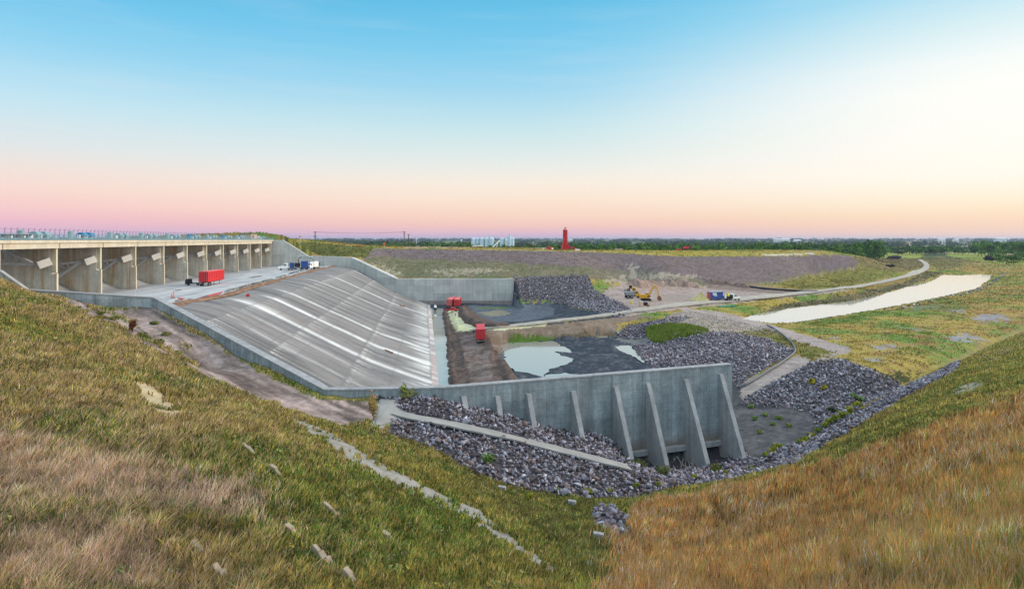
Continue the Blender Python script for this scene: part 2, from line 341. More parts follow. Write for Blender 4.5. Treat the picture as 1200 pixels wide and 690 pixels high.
for _ps,_k,_q,_z in [(0,k,*v) for k,v in WATER.items()]+[(1,k,*v) for k,v in WATER.items()]:
    P_=np.array([at(px,py,_z)[:2] for px,py in _q]); bb=(Xg>P_[:,0].min()-30)&(Xg<P_[:,0].max()+30)&(Yg>P_[:,1].min()-30)&(Yg<P_[:,1].max()+30)
    sd=sdist_poly(Xg[bb],Yg[bb],P_); cap=_z+np.where(sd<0,np.maximum(sd*.45,-1.3)-.2,.02+sd*(.55 if _k=='channel' else .12))
    # the ground falls to the water's edge, and stays dry above it outside
    zz=Zg[bb]
    zz=np.minimum(zz,np.where(sd<(14 if _k=='channel' else 3),cap,1e9)) if _ps else np.where((sd>.4)&(sd<25),np.maximum(zz,_z+.06),zz)
    Zg[bb]=zz
def zat(px,d):
    """ground height at column px (photo columns = bearing) and depth d"""
    px=np.asarray(px,float); d=np.asarray(d,float)
    i=np.clip(np.searchsorted(GX,px)-1,0,len(GX)-2); j=np.clip(np.searchsorted(LGD,np.log(d))-1,0,len(GD)-2)
    a=np.clip((px-GX[i])/(GX[i+1]-GX[i]),0,1); b=np.clip((np.log(d)-LGD[j])/(LGD[j+1]-LGD[j]),0,1)
    return (Zg[j,i]*(1-a)+Zg[j,i+1]*a)*(1-b)+(Zg[j+1,i]*(1-a)+Zg[j+1,i+1]*a)*b
def zxy(x,y): return zat(CX+F*np.asarray(x,float)/np.asarray(y,float),y)
def ray(px,py,dmin=14):
    """first ground point seen along a bearing / dip"""
    i=int(np.clip(np.searchsorted(GX,px)-1,0,len(GX)-2)); a=(px-GX[i])/(GX[i+1]-GX[i])
    zc=Zg[:,i]*(1-a)+Zg[:,i+1]*a; f=zc+(py-HY)/F*GD; ok=np.where((f[1:]>0)&(f[:-1]<=0)&(GD[1:]>dmin))[0]
    if len(ok)==0:
        d=GD[-1]*.9 if py<HY+3 else 2000; return ((px-CX)/F*d,d,float(zat(px,d)))
    j=ok[0]; t=-f[j]/(f[j+1]-f[j]); d=GD[j]+t*(GD[j+1]-GD[j]); return ((px-CX)/F*d,d,-(py-HY)/F*d)
def gpoly(pts,dmin=14,step=12,closed=True):
    out=[]
    n=len(pts)
    for i in range(n if closed else n-1):
        a=pts[i]; b=pts[(i+1)%n]; k=max(1,int(math.hypot(b[0]-a[0],b[1]-a[1])/step))
        for q in range(k):
            t=q/k; out.append(ray(a[0]+(b[0]-a[0])*t,a[1]+(b[1]-a[1])*t,dmin)[:2])
    return out
# ---------------------------------------------------------------- ground cover colours
def lerp(a,b,t): return a+(b-a)*np.asarray(t)[...,None]
C=lambda *v: np.array(v,float)
GREEN=C(.12,.13,.035); OLIVE=C(.24,.19,.055); TAN=C(.36,.26,.14); ORANGE=C(.24,.135,.05); STRAW=C(.30,.215,.10)
Xr=Xg+RNG.normal(0,1,Xg.shape)*Dg*.0022+(fbm(Xg*.35,Yg*.35,21)-.5)*np.clip(Dg*.02,.4,4)*1.6
Yr=Yg+RNG.normal(0,1,Xg.shape)*Dg*.0035+(fbm(Xg*.35,Yg*.35,22)-.5)*np.clip(Dg*.02,.4,4)*1.6
n1=fbm(Xg*.06,Yg*.06,31); n2=fbm(Xg*.35,Yg*.35,32); n3=fbm(Xg*1.6,Yg*1.6,33,3); nb=fbm(Xg*.02,Yg*.012,34)
cl=lambda v,a,b: np.clip((v-a)/(b-a),0,1)
# meadow default
col=lerp(C(.29,.22,.055),C(.125,.19,.038),cl(n1,.46,.62))
col=lerp(col,C(.26,.15,.06),cl(n2*.6+nb*.4,.48,.62)*.8)
col=lerp(col,C(.29,.25,.2),cl(n3,.62,.8)*.4)
# near hillside
hcol=lerp(OLIVE,GREEN,cl(n2,.45,.65)); hcol=lerp(hcol,TAN*.8,cl(n1,.46,.6)*.7)
ZONES=[]
def paint(colr,px,jit=1.0,dmin=14,amt=1.0,var=None,step=12,vt=(.4,.65),minv=None,world=None):
    jit=jit*(.45 if dmin in (90,) else 1)
    global col
    P=world or gpoly(px,dmin,step); ZONES.append(P)
    m=in_poly(Xg+(Xr-Xg)*jit,Yg+(Yr-Yg)*jit,P)
    c=np.asarray(colr)
    cc=lerp(c,np.asarray(var),cl(n2*.5+n3*.5,*vt))[m] if var is not None else c
    col[m]=col[m]*(1-amt)+cc*amt
    return P
col=lerp(col,hcol,WHg)
mud=lerp(C(.034,.042,.056),C(.085,.09,.105),cl(n2,.5,.7)); col=np.where(INg[...,None],mud,col)
paint_later=[]
# far land: fields fading into the plain
far=cl(np.log(Dg),math.log(650),math.log(1100)); ff=fbm(Xg*.0016,Yg*.0009,41); f2=fbm(Xg*.004,Yg*.0016,42)
fcol=lerp(C(.10,.13,.04),C(.30,.21,.11),cl(ff,.5,.56)); fcol=lerp(fcol,C(.05,.075,.03),cl(f2,.52,.58))
col=lerp(col,fcol,far*(1-WHg))
# dam embankment and long berm
paint(C(.125,.115,.035),[(323,281.6),(340,282.6),(440,290),(430,304),(412,300.5),(359,299.5)],.5,200,var=C(.07,.085,.025))
BERM=[(425,305),(440,291.2),(600,293.6),(700,295.5),(800,300.6),(900,300.3),(985,298.5),(1008,303),(1004,312),(900,331),(830,335),(740,331),(690,325),(602,325.5),(470,326)]
paint(C(.165,.125,.130),BERM,.6,200,var=C(.13,.10,.09),vt=(.42,.6))
paint(C(.10,.115,.045),[(425,306),(470,326),(602,325),(690,323),(700,314),(600,308),(500,304),(440,300)],1,200,amt=.8,var=C(.20,.165,.11))
paint(C(.13,.13,.05),[(820,332),(830,337),(900,335),(1004,316),(1004,313),(933,322),(900,330)],1.3,200,amt=.7,var=C(.19,.15,.14))
paint(C(.11,.12,.05),[(690,324),(740,333),(830,336),(830,329),(760,318),(700,314)],1,200,amt=.7,var=C(.20,.165,.13))
for q in ([(739,309),(743,309),(757,333),(738,334)],[(712,324),(745,321),(780,320.5),(828,324),(800,326),(745,327),(720,327)],[(705,328.5),(760,329.5),(795,332.5),(770,333),(710,331)],[(730,313),(748,312),(752,315),(735,316)]):
    paint(C(.35,.285,.22),q,.9,200,amt=.8,var=C(.17,.14,.115),vt=(.44,.62))
for q in ([(495,317),(560,314),(600,317),(520,323)],[(990,318),(1020,313),(1010,318)],[(430,310),(445,308),(470,322),(455,324)]):
    paint(C(.42,.35,.28),q,1.5,200,amt=.6,var=C(.15,.14,.07),vt=(.45,.6))
paint(C(.33,.25,.045),[(690,293.6),(800,292.6),(960,296.4),(985,298.2),(900,300.0),(800,300.2),(690,295.3)],.4,300,var=C(.20,.19,.06))
paint(C(.44,.40,.36),[(880,298.6),(955,296.6),(965,297.4),(900,299.4)],.2,300)
paint(C(.35,.27,.08),[(545,291.6),(660,292.4),(700,293.6),(700,295.4),(600,293.6),(545,293)],.4,300,var=C(.2,.18,.06))
for q in ([(600,358),(640,353),(700,366),(722,373),(690,377),(640,377),(600,381)],[(640,394),(700,391),(722,391),(745,400),(760,392),(775,385),(770,403),(745,408),(765,433),(800,436),(858,446),(868,457),(870,480),(860,482),(640,470)]):
    paint(C(.036,.044,.058),q,.5,110,var=C(.10,.105,.12),vt=(.5,.7))
paint(C(.20,.195,.195),[(722,391),(748,389),(775,384),(770,400),(748,406),(735,402),(722,396)],1,110,amt=.8,var=C(.10,.10,.105))
# yard for the works
PAD=[(700,344),(722,334),(760,331),(800,337),(868,333),(930,339),(1000,340),(930,348),(860,356),(800,362),(745,369),(722,371),(706,352)]
paint(C(.34,.27,.245),PAD,1,150,var=C(.24,.18,.155))
paint(C(.25,.17,.14),[(735,331),(790,332),(812,337),(790,341),(745,341)],1,150,amt=.9,var=C(.33,.26,.22))
paint(C(.16,.11,.09),[(826,329),(870,333),(950,341),(930,346),(868,341),(830,338)],1,150,amt=.9,var=C(.22,.17,.15))
paint(C(.22,.17,.15),[(775,346),(805,346),(805,353),(775,353)],1.5,150,amt=.7,var=C(.3,.25,.2))
# causeway, dirt platform
paint(C(.205,.155,.12),[(540,387),(640,381),(745,369),(765,371),(725,379),(722,390),(700,391),(640,394),(596,400),(585,415),(594,440),(616,452),(612,462),(585,460),(574,412),(568,392)],.7,90,var=C(.15,.105,.075))
paint(C(.135,.100,.088),[(528,462),(523,366),(545,356.5),(558,366),(602,381),(640,376),(640,379),(560,389),(572,394),(592,430),(614,462)],.6,90,var=C(.075,.05,.04),vt=(.35,.7))
paint(C(.20,.165,.155),[(540,392),(560,392),(572,415),(578,445),(560,458),(548,430)],1.2,90,amt=.7,var=C(.11,.08,.07))
paint(C(.52,.49,.27),[(524,363.5),(540,362),(549,378),(575,384),(640,378.6),(640,381.5),(590,386.5),(552,388),(535,389),(529,378)],.4,90,var=C(.44,.43,.33))
paint(C(.095,.11,.135),[(548,358),(640,356),(650,362),(648,370),(610,377),(580,377),(560,368)],.5,90,var=C(.07,.08,.10))
paint(C(.22,.20,.13),[(560,366),(590,363),(597,368),(575,371)],1,90,amt=.7)
paint(C(.10,.16,.02),[(555,360.3),(590,359.3),(600,361.0),(565,362)],1,90,amt=.7)
paint(C(.06,.11,.015),[(592,398),(600,395),(650,394),(652,398),(596,402)],.7,90)
paint(C(.12,.09,.055),[(650,392),(720,390),(720,394),(655,395)],1,90)
paint(C(.33,.30,.29),[(512,459),(503,362),(509,361),(520,459)],0,90)
# stone banks (ground under the loose rock)
RK=C(.065,.060,.070)  # near-black ground paints the shade in gaps between stones
paint(C(.06,.058,.062),None,.5,world=[(30,96),(42,92),(62,104),(62,126),(44,140),(33,112)])
R_FAR=paint(RK,[(602,325),(690,323),(697,340),(745,365),(722,373),(700,366),(640,352),(603,354)],.5,150)
R_MID=paint(RK,[(742,405),(800,388.5),(850,388.5),(900,397),(932,411),(918,421),(886,438),(864,454),(856,446),(800,436),(765,433),(748,420)],.6,110)
R_STRIP=paint(RK,[(722,391),(735,381),(790,372),(812,372),(790,381),(762,386),(755,396),(735,398)],.6,110)
paint(C(.33,.27,.225),[(785,368),(805,364),(850,372),(905,386),(920,394),(860,391),(800,388),(772,384)],.7,110,var=C(.23,.185,.15))
R_RIGHT=paint(RK,[(868,469),(892,458),(925,437),(955,424),(985,421),(1030,436),(1052,447),(1058,454),(1000,482),(958,508),(952,486),(925,478),(868,476)],.6,80)
_wl=[tuple(WALL_B+(WALL_C-WALL_B)*t_) for t_ in (.35,.6,.8)]+[tuple(WALL_C+(WALL_E-WALL_C)*t_) for t_ in (0,.15,.3,.45,.6,.75,.9)]
R_NEAR=paint(C(.055,.05,.058),None,.5,58,world=_wl+[(36,97)]+gpoly([(885,540),(960,508),(1058,454),(1125,422),(1112,440),(1060,466),(1000,503),(930,545),(860,562),(790,572),(740,583),(690,584),(600,571),(560,556),(520,531),(455,507),(462,490),(474,476)],58,closed=False))  # same painted gap shade under the near rocks
paint(C(.10,.10,.105),[(858,470),(864,478),(925,478),(953,488),(950,507),(895,538),(873,534),(860,532)],.5,80,var=C(.055,.055,.06),vt=(.35,.65))
R_PILE=paint(RK,[(697,594),(720,592),(735,606),(747,628),(735,636),(705,622),(692,606)],.5,45)
paint(C(.25,.24,.23),[(445,468),(466,467),(474,483),(486,486),(486,493),(470,493),(446,502),(436,499)],.15,58)
# tracks, painted puddle reflections and a painted shade strip on the valley floor
paint(C(.30,.255,.24),[(866,452),(898,434),(932,416),(985,405),(997,410),(950,427),(905,447),(872,468)],.5,80,var=C(.24,.2,.18))
paint(C(.32,.27,.255),[(800,361),(850,366),(905,381),(960,397),(997,408),(985,414),(930,400),(860,380),(800,369)],.4,80,var=C(.25,.2,.185))
paint(C(.11,.12,.03),[(850,391),(900,385),(930,398),(975,412),(950,424),(935,412),(905,397)],.8,80,var=C(.20,.145,.05))
paint(C(.085,.085,.035),[(872,372),(905,359),(1000,344),(1060,331),(1088,318),(1106,320),(1060,338),(1000,355),(920,365.5)],.7,150,var=C(.15,.115,.07))
for q in ([(1020,405),(1048,401),(1052,406),(1030,411)],[(1105,396),(1130,391),(1150,394),(1155,399),(1120,400)],[(1135,371),(1172,367),(1182,374),(1150,378),(1140,374)],[(1065,360),(1105,356),(1100,361),(1070,364)],[(960,396),(982,394),(975,399)],[(1060,384),(1075,384),(1070,388)],[(1015,421),(1035,418),(1030,424)],[(1110,362),(1130,361),(1128,366),(1112,366)]):
    paint(C(.235,.23,.265),q,1.3,110,amt=.9,var=C(.17,.15,.10),vt=(.5,.7))  # puddles: bluish reflected sky painted into the ground colour
for q in ([(1050,410),(1095,405),(1100,412),(1060,415)],[(1060,362),(1120,350),(1140,362),(1080,368)],[(930,380),(1000,370),(1040,364),(1035,369),(950,386)]):
    paint(C(.06,.12,.02),q,2,110,amt=.7,var=C(.13,.13,.03))
paint(C(.05,.055,.02),[(1018,436),(1060,438),(1080,434),(1062,446),(1040,447)],.8,110,var=C(.09,.08,.03))  # shade where the meadow drops to the ditch, painted as a dark strip
# green hay fields and far strips
for q,c in (([(1027,303),(1040,294.6),(1085,292),(1078,303)],C(.27,.29,.06)),([(1108,299),(1120,293),(1165,296),(1215,305),(1215,311),(1160,309)],C(.26,.29,.06)),([(1085,308),(1100,300),(1125,304),(1130,312),(1100,318)],C(.17,.15,.06)),
            ([(1025,287.2),(1034,284.4),(1070,284.4),(1070,287.6)],C(.50,.36,.20)),([(1090,285.4),(1128,285.2),(1126,288),(1092,288)],C(.50,.36,.20)),([(470,289.6),(550,288.6),(550,290.2),(475,290.6)],C(.42,.30,.20)),
            ([(905,332),(1003,315),(1020,310),(1058,318),(1000,334.5),(940,339.5)],C(.19,.17,.045)),([(1000,302),(1075,303),(1085,312),(1060,320),(1010,312)],C(.17,.135,.06))):
    paint(c,q,.6,300,amt=.9,var=c*.72)
# near slopes
GRAV=paint(C(.255,.195,.18),[(70,349),(180,361),(240,398),(300,433),(370,466),(440,472),(441,492),(400,499),(330,478),(300,465),(240,441),(200,419),(160,401),(128,386)],.5,70,var=C(.15,.115,.10))
_rx=(Xg*.764-Yg*.645); _ry=(Xg*.645+Yg*.764); _fu=fbm(_rx*.10,_ry*.9,35,4)
m_=in_poly(Xr,Yr,GRAV); col[m_]=(col*(.5+1.0*cl(_fu,.3,.7))[...,None])[m_]
for q in ([(85,367),(130,377),(160,395),(150,398),(110,380)],[(130,365),(170,386),(175,390),(135,371)],[(165,390),(230,425),(235,432),(170,398)],[(100,360),(160,357),(165,361),(110,364)],[(180,400),(220,425),(210,424)],[(205,398),(225,410),(220,411)]):
    paint(C(.10,.11,.03),q,1,70,amt=.9,var=C(.17,.13,.05))
ORP=paint(ORANGE,[(722,700),(728,640),(735,606),(760,591),(830,579),(1000,537),(1200,468),(1330,420),(1330,760),(722,760)],.8,8,var=C(.13,.12,.035),vt=(.4,.62))
paint(C(.13,.125,.035),[(860,563),(930,546),(1000,505),(1060,468),(1112,442),(1130,420),(1200,390),(1330,360),(1330,420),(1200,468),(1000,537),(830,579),(790,576)],.6,30,var=C(.23,.18,.07),vt=(.4,.6))
for q in ([(1110,462),(1150,440),(1160,442),(1120,466)],[(1150,420),(1190,405),(1195,410),(1160,425)],[(1085,478),(1110,468),(1105,475)]):
    paint(C(.30,.28,.25),q,1.3,30,amt=.7,var=C(.14,.13,.05))
paint(C(.25,.235,.215),[(335,484),(352,488),(420,528),(480,562),(560,597),(615,640),(685,690),(668,690),(603,645),(552,608),(470,572),(405,540),(360,505)],1.0,25,var=C(.14,.135,.05),vt=(.47,.62))
PALE=C(.40,.32,.20)
for q in ([(158,446),(180,453),(198,470),(216,487),(206,494),(184,489),(166,470)],[(195,434),(202,433),(206,440)],[(205,440),(216,443),(212,446)],[(250,512),(265,516),(300,535),(280,528)],[(320,610),(360,628),(350,634)],[(200,640),(245,655),(240,662)]):
    paint(PALE,q,.7,20,amt=1,var=C(.24,.19,.10),vt=(.58,.75))
for k_ in range(16):
    cx_,cy_=random.uniform(20,560),random.uniform(430,680)
    if cy_<400+.32*cx_: continue
    w_=random.uniform(5,13); paint(C(.24,.18,.12),[(cx_-w_,cy_-w_*.3),(cx_,cy_-w_*.45),(cx_+w_*1.3,cy_+w_*.5),(cx_+w_*.6,cy_+w_*.55),(cx_-w_*.5,cy_+w_*.1)],1.2,18,amt=.9,step=5)
nH,nW=Xg.shape; idx=np.arange(nH*nW).reshape(nH,nW)
quads=np.stack([idx[:-1,:-1],idx[:-1,1:],idx[1:,1:],idx[1:,:-1]],-1).reshape(-1,4)
M_GROUND=mat_attr('ground_cover',rough=.95,nscale=(.35,2.2),var=.22,bump=.35,bdist=.25,spec=.05)
terrain=fast_mesh('terrain',np.stack([Xg,Yg,Zg],-1).reshape(-1,3),quads,M_GROUND,np.clip(col,0.005,.9).reshape(-1,3),smooth=True,kind='structure')
# bare banks under the water and behind the structures belong to this one sheet

# ---------------------------------------------------------------- roads, path, water
def ribbon(name,pts,w,mat_,lift=.08,dmin=14,flat=True,th=.12):
    P=[]
    for i in range(len(pts)-1):
        k=max(2,int(abs(pts[i+1][0]-pts[i][0])/6)+int(abs(pts[i+1][1]-pts[i][1])/3))
        for q in range(k):
            t=q/k; P.append([pts[i][j]+(pts[i+1][j]-pts[i][j])*t for j in (0,1)])
    P.append(pts[-1][:2]); W=np.array([ray(*p,dmin) for p in P])
    # smooth in plan
    for _ in range(3): W[1:-1]=(W[:-2]+W[1:-1]*2+W[2:])/4
    T=np.gradient(W[:,:2],axis=0); T/=np.linalg.norm(T,axis=1)[:,None]; Nn=np.stack([-T[:,1],T[:,0]],-1)
    vs=[];n=len(W); m=6
    for i in range(n):
        ww=w*(1+.12*math.sin(i*.7)+.08*math.sin(i*1.9+1)) if not flat else w
        for j in range(m+1):
            s=(j/m-.5)*ww; x,y=W[i,0]+Nn[i,0]*s,W[i,1]+Nn[i,1]*s
            z=float(zxy(x,y)); z=(W[i,2] if flat else max(z,W[i,2]-.15))
            vs.append((x,y,z+lift))
    f=[(i*(m+1)+j,i*(m+1)+j+1,(i+1)*(m+1)+j+1,(i+1)*(m+1)+j) for i in range(n-1) for j in range(m)]
    o=MB().add(vs,f).build(name,mat_); o['kind']='structure'
    if th:
        s=o.modifiers.new('Solid','SOLIDIFY'); s.thickness=th*4; s.offset=-1
    return o
M_ROAD=mat('gravel_road_surface',(.33,.295,.255),.95,.18,.6,bump=.2); M_PATH=mat('concrete_path',(.25,.24,.23),.9,.15,.5,bump=.15)
ribbon('gravel_road',[(556,386.5),(600,383),(640,378.3),(700,371.5),(745,365),(800,357.5),(860,352.5),(930,345),(1000,337),(1040,329.5),(1065,323.5),(1082,317),(1088,312.5),(1085,308.5),(1078,304.6)],5.6,M_ROAD,.12,120,False)
ribbon('service_path',[(462,484),(480,489),(530,498.5),(600,514),(670,532),(737,549)],2.1,M_PATH,.05,60,True,.05)
# concrete landing at the head of the path
pl=[(447,470),(463,469),(470,484),(480,486),(482,491),(470,490),(446,499),(440,498)]
W=[ray(*p,60) for p in pl]; zz=np.mean([w[2] for w in W])
o=MB().prism([(w[0],w[1]) for w in W],'z',-3,.12)
o.v=[(x,y,float(zxy(x,y))+z) for x,y,z in o.v]
o=o.build('concrete_landing',M_PATH); o['kind']='structure'
def water_mat(name,tint,rough=.06,bump=.015):
    m,nt,b=new_mat(name); N=nt.nodes; L=nt.links
    b.inputs['Base Color'].default_value=(*tint,1); b.inputs['Roughness'].default_value=rough; b.inputs['IOR'].default_value=1.9; b.inputs['Specular IOR Level'].default_value=1.0
    g=N.new('ShaderNodeNewGeometry'); nz=N.new('ShaderNodeTexNoise'); nz.inputs['Scale'].default_value=.8; nz.inputs['Detail'].default_value=3; L.new(g.outputs['Position'],nz.inputs['Vector'])
    bp=N.new('ShaderNodeBump'); bp.inputs['Strength'].default_value=bump; bp.inputs['Distance'].default_value=.3; L.new(nz.outputs['Fac'],bp.inputs['Height']); L.new(bp.outputs['Normal'],b.inputs['Normal'])
    return m
M_WATER=water_mat('still_water',(.27,.26,.235))  # murky tint, lightened to carry part of the sky's reflection
M_CHANNEL=water_mat('channel_surface',(.42,.405,.37))  # paler still: brightness of the reflected sky put into the base colour
def pond(name,pts,z,step=5,jit=.9,label=None):
    P=[at(px,py,z) for px,py in pts]; n=len(P); out=[]
    for i in range(n):
        a=np.array(P[i]); b=np.array(P[(i+1)%n]); k=max(1,int(np.hypot(*(b-a)[:2])/max(a[1]*.008,.4)))
        for q in range(k):
            p=a+(b-a)*q/k; j=a[1]*.006*jit
            out.append((p[0]+(vnoise(p[0]*.9,p[1]*.9,51)-.5)*2*j,p[1]+(vnoise(p[0]*.9,p[1]*.9,52)-.5)*4*j))
    import bmesh
    bm=bmesh.new(); vs=[bm.verts.new((x,y,z)) for x,y in out]
    f=bm.faces.new(vs); bmesh.ops.triangulate(bm,faces=[f]); me=bpy.data.meshes.new(name); bm.to_mesh(me); bm.free()
    for p in me.polygons:
        if p.normal.z<0: p.flip()
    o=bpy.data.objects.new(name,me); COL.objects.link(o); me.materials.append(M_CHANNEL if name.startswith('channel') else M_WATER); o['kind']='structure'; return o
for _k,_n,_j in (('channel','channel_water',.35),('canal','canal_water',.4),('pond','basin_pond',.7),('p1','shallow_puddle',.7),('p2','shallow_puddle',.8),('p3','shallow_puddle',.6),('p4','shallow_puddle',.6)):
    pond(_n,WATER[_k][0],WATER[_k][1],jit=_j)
# ---------------------------------------------------------------- concrete structures
M_CONC=mat_concrete('weathered_concrete',(.29,.315,.335),stain=(.13,.145,.155),stain_amt=.5,streak=(2.2,2.2,.10),var=.3,lines=1.25,joint=4.9,tide=(-31.0,-29.7,(.20,.155,.125)))
M_CONC2=mat_concrete('pale_concrete',(.45,.44,.42),stain=(.28,.25,.22),stain_amt=.3,var=.15,lines=1.9,joint=9.7)
M_PIER=mat_concrete('stained_pier_concrete',(.58,.545,.48),stain=(.40,.23,.08),stain_amt=.9,streak=(1.6,1.6,.05),var=.22)
M_COLUMN=mat_concrete('cream_column_concrete',(.55,.49,.37),stain=(.40,.22,.06),stain_amt=.35,var=.12)
M_GIRDER=mat_concrete('cream_girder_concrete',(.53,.48,.385),stain=(.42,.26,.10),stain_amt=.3,var=.12)
M_BLOCK=mat_concrete('pale_block_concrete',(.52,.50,.47),var=.1)
M_STEEL=mat('grey_painted_steel',(.52,.52,.55),.55,.15,1.5,spec=.4); M_SKIN=mat('dark_gate_steel',(.06,.06,.065),.6,.2,.8)
M_RAIL=mat('blue_grey_railing',(.16,.27,.33),.5,.1,2); M_FENCE=mat('galvanised_fence',(.16,.15,.2),.5,.1,2,metal=.2)
M_BUTT=mat_concrete('buttress_concrete',(.30,.295,.305),stain=(.17,.165,.16),stain_amt=.4,var=.22)

def wall_strip(pts,bot,th,out_sign=1):
    """pts (x,y,ztop); thickness grows to the far side. returns MB"""
    P=np.array([p[:2] for p in pts],float); n=len(P); T=np.gradient(P,axis=0)
    for i in range(n):
        a=P[max(i-1,0)];b=P[min(i+1,n-1)]; T[i]=(b-a)/np.linalg.norm(b-a)
    Nn=np.stack([-T[:,1],T[:,0]],-1)*out_sign; m=MB(); vs=[]; fs=[]
    for i in range(n):
        a=P[i]; b=P[i]+Nn[i]*th; zt=pts[i][2]; zb=bot[i] if hasattr(bot,'__len__') else bot
        vs+= [(a[0],a[1],zb),(a[0],a[1],zt),(b[0],b[1],zt),(b[0],b[1],zb)]
    for i in range(n-1):
        for k in range(4): fs.append((i*4+k,i*4+(k+1)%4,(i+1)*4+(k+1)%4,(i+1)*4+k))
    fs+=[(0,1,2,3),((n-1)*4+3,(n-1)*4+2,(n-1)*4+1,(n-1)*4)]
    return m.add(vs,fs)
def dens(pts,step=3.0):
    out=[]
    for a,b in zip(pts[:-1],pts[1:]):
        k=max(1,int(math.dist(a,b)/step)); out+= [tuple(a[j]+(b[j]-a[j])*q/k for j in range(3)) for q in range(k)]
    return out+[pts[-1]]
# near retaining wall with buttresses
rw=empty('retaining_wall',(WALL_C[0],WALL_C[1],-32),0,'long grey concrete retaining wall with tapered buttresses standing in rocks','retaining wall')
def local(mb,o):
    L=Vector(o.location); mb.v=[(x-L.x,y-L.y,z-L.z) for x,y,z in mb.v]; return mb
seg1=[(-125,108.5,.4),(-105,110.5,-.6),(-93,112,-5.9),(-89.5,113.6,-9.35),(-80,115.6,-10.2),(WALL_A[0],WALL_A[1],-11.25)]
seg2=[(WALL_A[0],WALL_A[1],-11.25),(WALL_B[0],WALL_B[1],-20)]
seg3=[(WALL_B[0],WALL_B[1],-20),(-20,81.75,-20),(-14,82.2,-20),(WALL_C[0],WALL_C[1],-20),(WALL_E[0],WALL_E[1],-20)]
full=dens(seg1)[:-1]+dens(seg2)[:-1]+dens(seg3)
bots=[min(p[2]-5,-14) if p[0]<-60 else (-33 if p[0]<0 else -32.3) for p in full]
local(wall_strip(full,bots,1.15),rw).build('wall_panel',M_CONC,rw,bevel=.04)
# coping band 3 mm proud of the panel top
cop=[(x,y-.06,z+.22) for x,y,z in full]
local(wall_strip(cop,[z-.22+.003 for z in [p[2] for p in cop]],1.27),rw).build('coping',M_BUTT,rw)
def wall_pt(px):
    # point on the wall's face in a given bearing (segment C-E or B-C)
    for a,b in ((WALL_C,WALL_E),(WALL_B,WALL_C)):
        k=(px-CX)/F; ab=b-a; s=(k*a[1]-a[0])/(ab[0]-k*ab[1])
        if -1e-6<=s<=1+1e-6: return a+ab*s,ab/np.linalg.norm(ab)
BUT=[(504,470.5,465,1.0),(543,482,464,1.5),(582.5,500,463.6,2.2),(619,512,461,3.0),(671,527,457.6,3.9),(721,541,452.6,4.8),(759,548,449,5.2),(803,546,444,5.6),(844,541,438,5.7)]
for px,fy,ty,p in BUT:
    w,t=wall_pt(px); n=np.array((t[1],-t[0])); zt=-(ty-HY)/F*w[1]; f=w+n*p; zf=-(fy-HY)/F*f[1]-.5
    hw=.36; m=MB(); vs=[]
    prof=[(-.05,zf-1.2),(-.05,zt),(.35,zt),(p,zf+.9),(p,zf-1.2)]
    for sgn in (-1,1):
        for q,z in prof:
            c=w+n*q+t*hw*sgn; vs.append((c[0],c[1],z))
    k=len(prof); fs=[tuple(range(k))[::-1],tuple(range(k,2*k))]+[(i,(i+1)%k,k+(i+1)%k,k+i) for i in range(k)]
    local(m.add(vs,fs),rw).build('buttress',M_BUTT,rw,bevel=.04)
# narrow footing ledge along the foot of the tall end
w0,t=wall_pt(730); w1,_=wall_pt(858); n=np.array((t[1],-t[0]))
poly=[tuple(w0+n*.02),tuple(w1+n*.02),tuple(w1+n*.75),tuple(w0+n*.75)]
local(MB().prism([tuple(p) for p in poly],'z',-32.28,-31.5),rw).build('footing',M_BUTT,rw,bevel=.04)
# far retaining wall
fw_pts=[(-124.5,313.8,-.15),(-117,314.8,-.15),(-105,316.4,-8.1),(-83.3,319,-9.05),(-56.7,303,-19.2),(.8,303,-19.1)]
fw=empty('retaining_wall',(-30,303,-32),0,'far pale concrete wall closing the basin behind the red trailers','retaining wall')
local(wall_strip(dens(fw_pts,4),-33.4,2.6),fw).build('wall_panel',M_CONC2,fw,bevel=.05)
sb=wall_strip([(x,y-.55,-29.9) for x,y,_ in [(-54,303,0),(-25,303,0),(.8,303,0)]],-33,.52)
local(sb,fw).build('wall_base',mat_concrete('damp_wall_base',(.27,.22,.21),var=.2),fw)

# apron, crest and chute: one cast surface
def prof_apron(u):
    return np.where(u>-2.5,APRON,np.where(u>-12,APRON+3.9*sstep(-2.5,-12,u),-9.6))
us=np.concatenate([np.arange(-26,-2,1.0),np.arange(-2,31,1.1)]); vsn=np.linspace(-44,164.5,230)
U,Vv=np.meshgrid(us,vsn); 
AX=P0[0]+U*UV_U[0]+Vv*UV_V[0]; AY=P0[1]+U*UV_U[1]+Vv*UV_V[1]
# stop the near corner at the retaining wall: slide points that lie outside onto its inner side
ny=np.interp(AX,[-140,-93,-68.7,-40],[112,113.2,118.7,118.7]); AY=np.maximum(AY,ny)
AZ=prof_apron(U)
an=fbm(U*.15,Vv*.12,61); an2=fbm(U*.9,Vv*.5,62); an3=fbm(U*.5,Vv*.06,63)
ac=lerp(C(.38,.38,.39),C(.29,.295,.31),cl(an,.45,.6)); ac=lerp(ac,C(.50,.50,.50),cl(an3,.5,.62)*.7); ac=lerp(ac,C(.24,.23,.22),cl(an2,.60,.74)*.5)
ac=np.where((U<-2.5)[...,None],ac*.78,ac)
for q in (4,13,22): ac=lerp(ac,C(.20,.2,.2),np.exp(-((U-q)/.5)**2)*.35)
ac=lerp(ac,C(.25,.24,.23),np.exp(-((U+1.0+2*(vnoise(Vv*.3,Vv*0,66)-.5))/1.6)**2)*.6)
i2=np.arange(U.size).reshape(U.shape); q2=np.stack([i2[:-1,:-1],i2[:-1,1:],i2[1:,1:],i2[1:,:-1]],-1).reshape(-1,4)
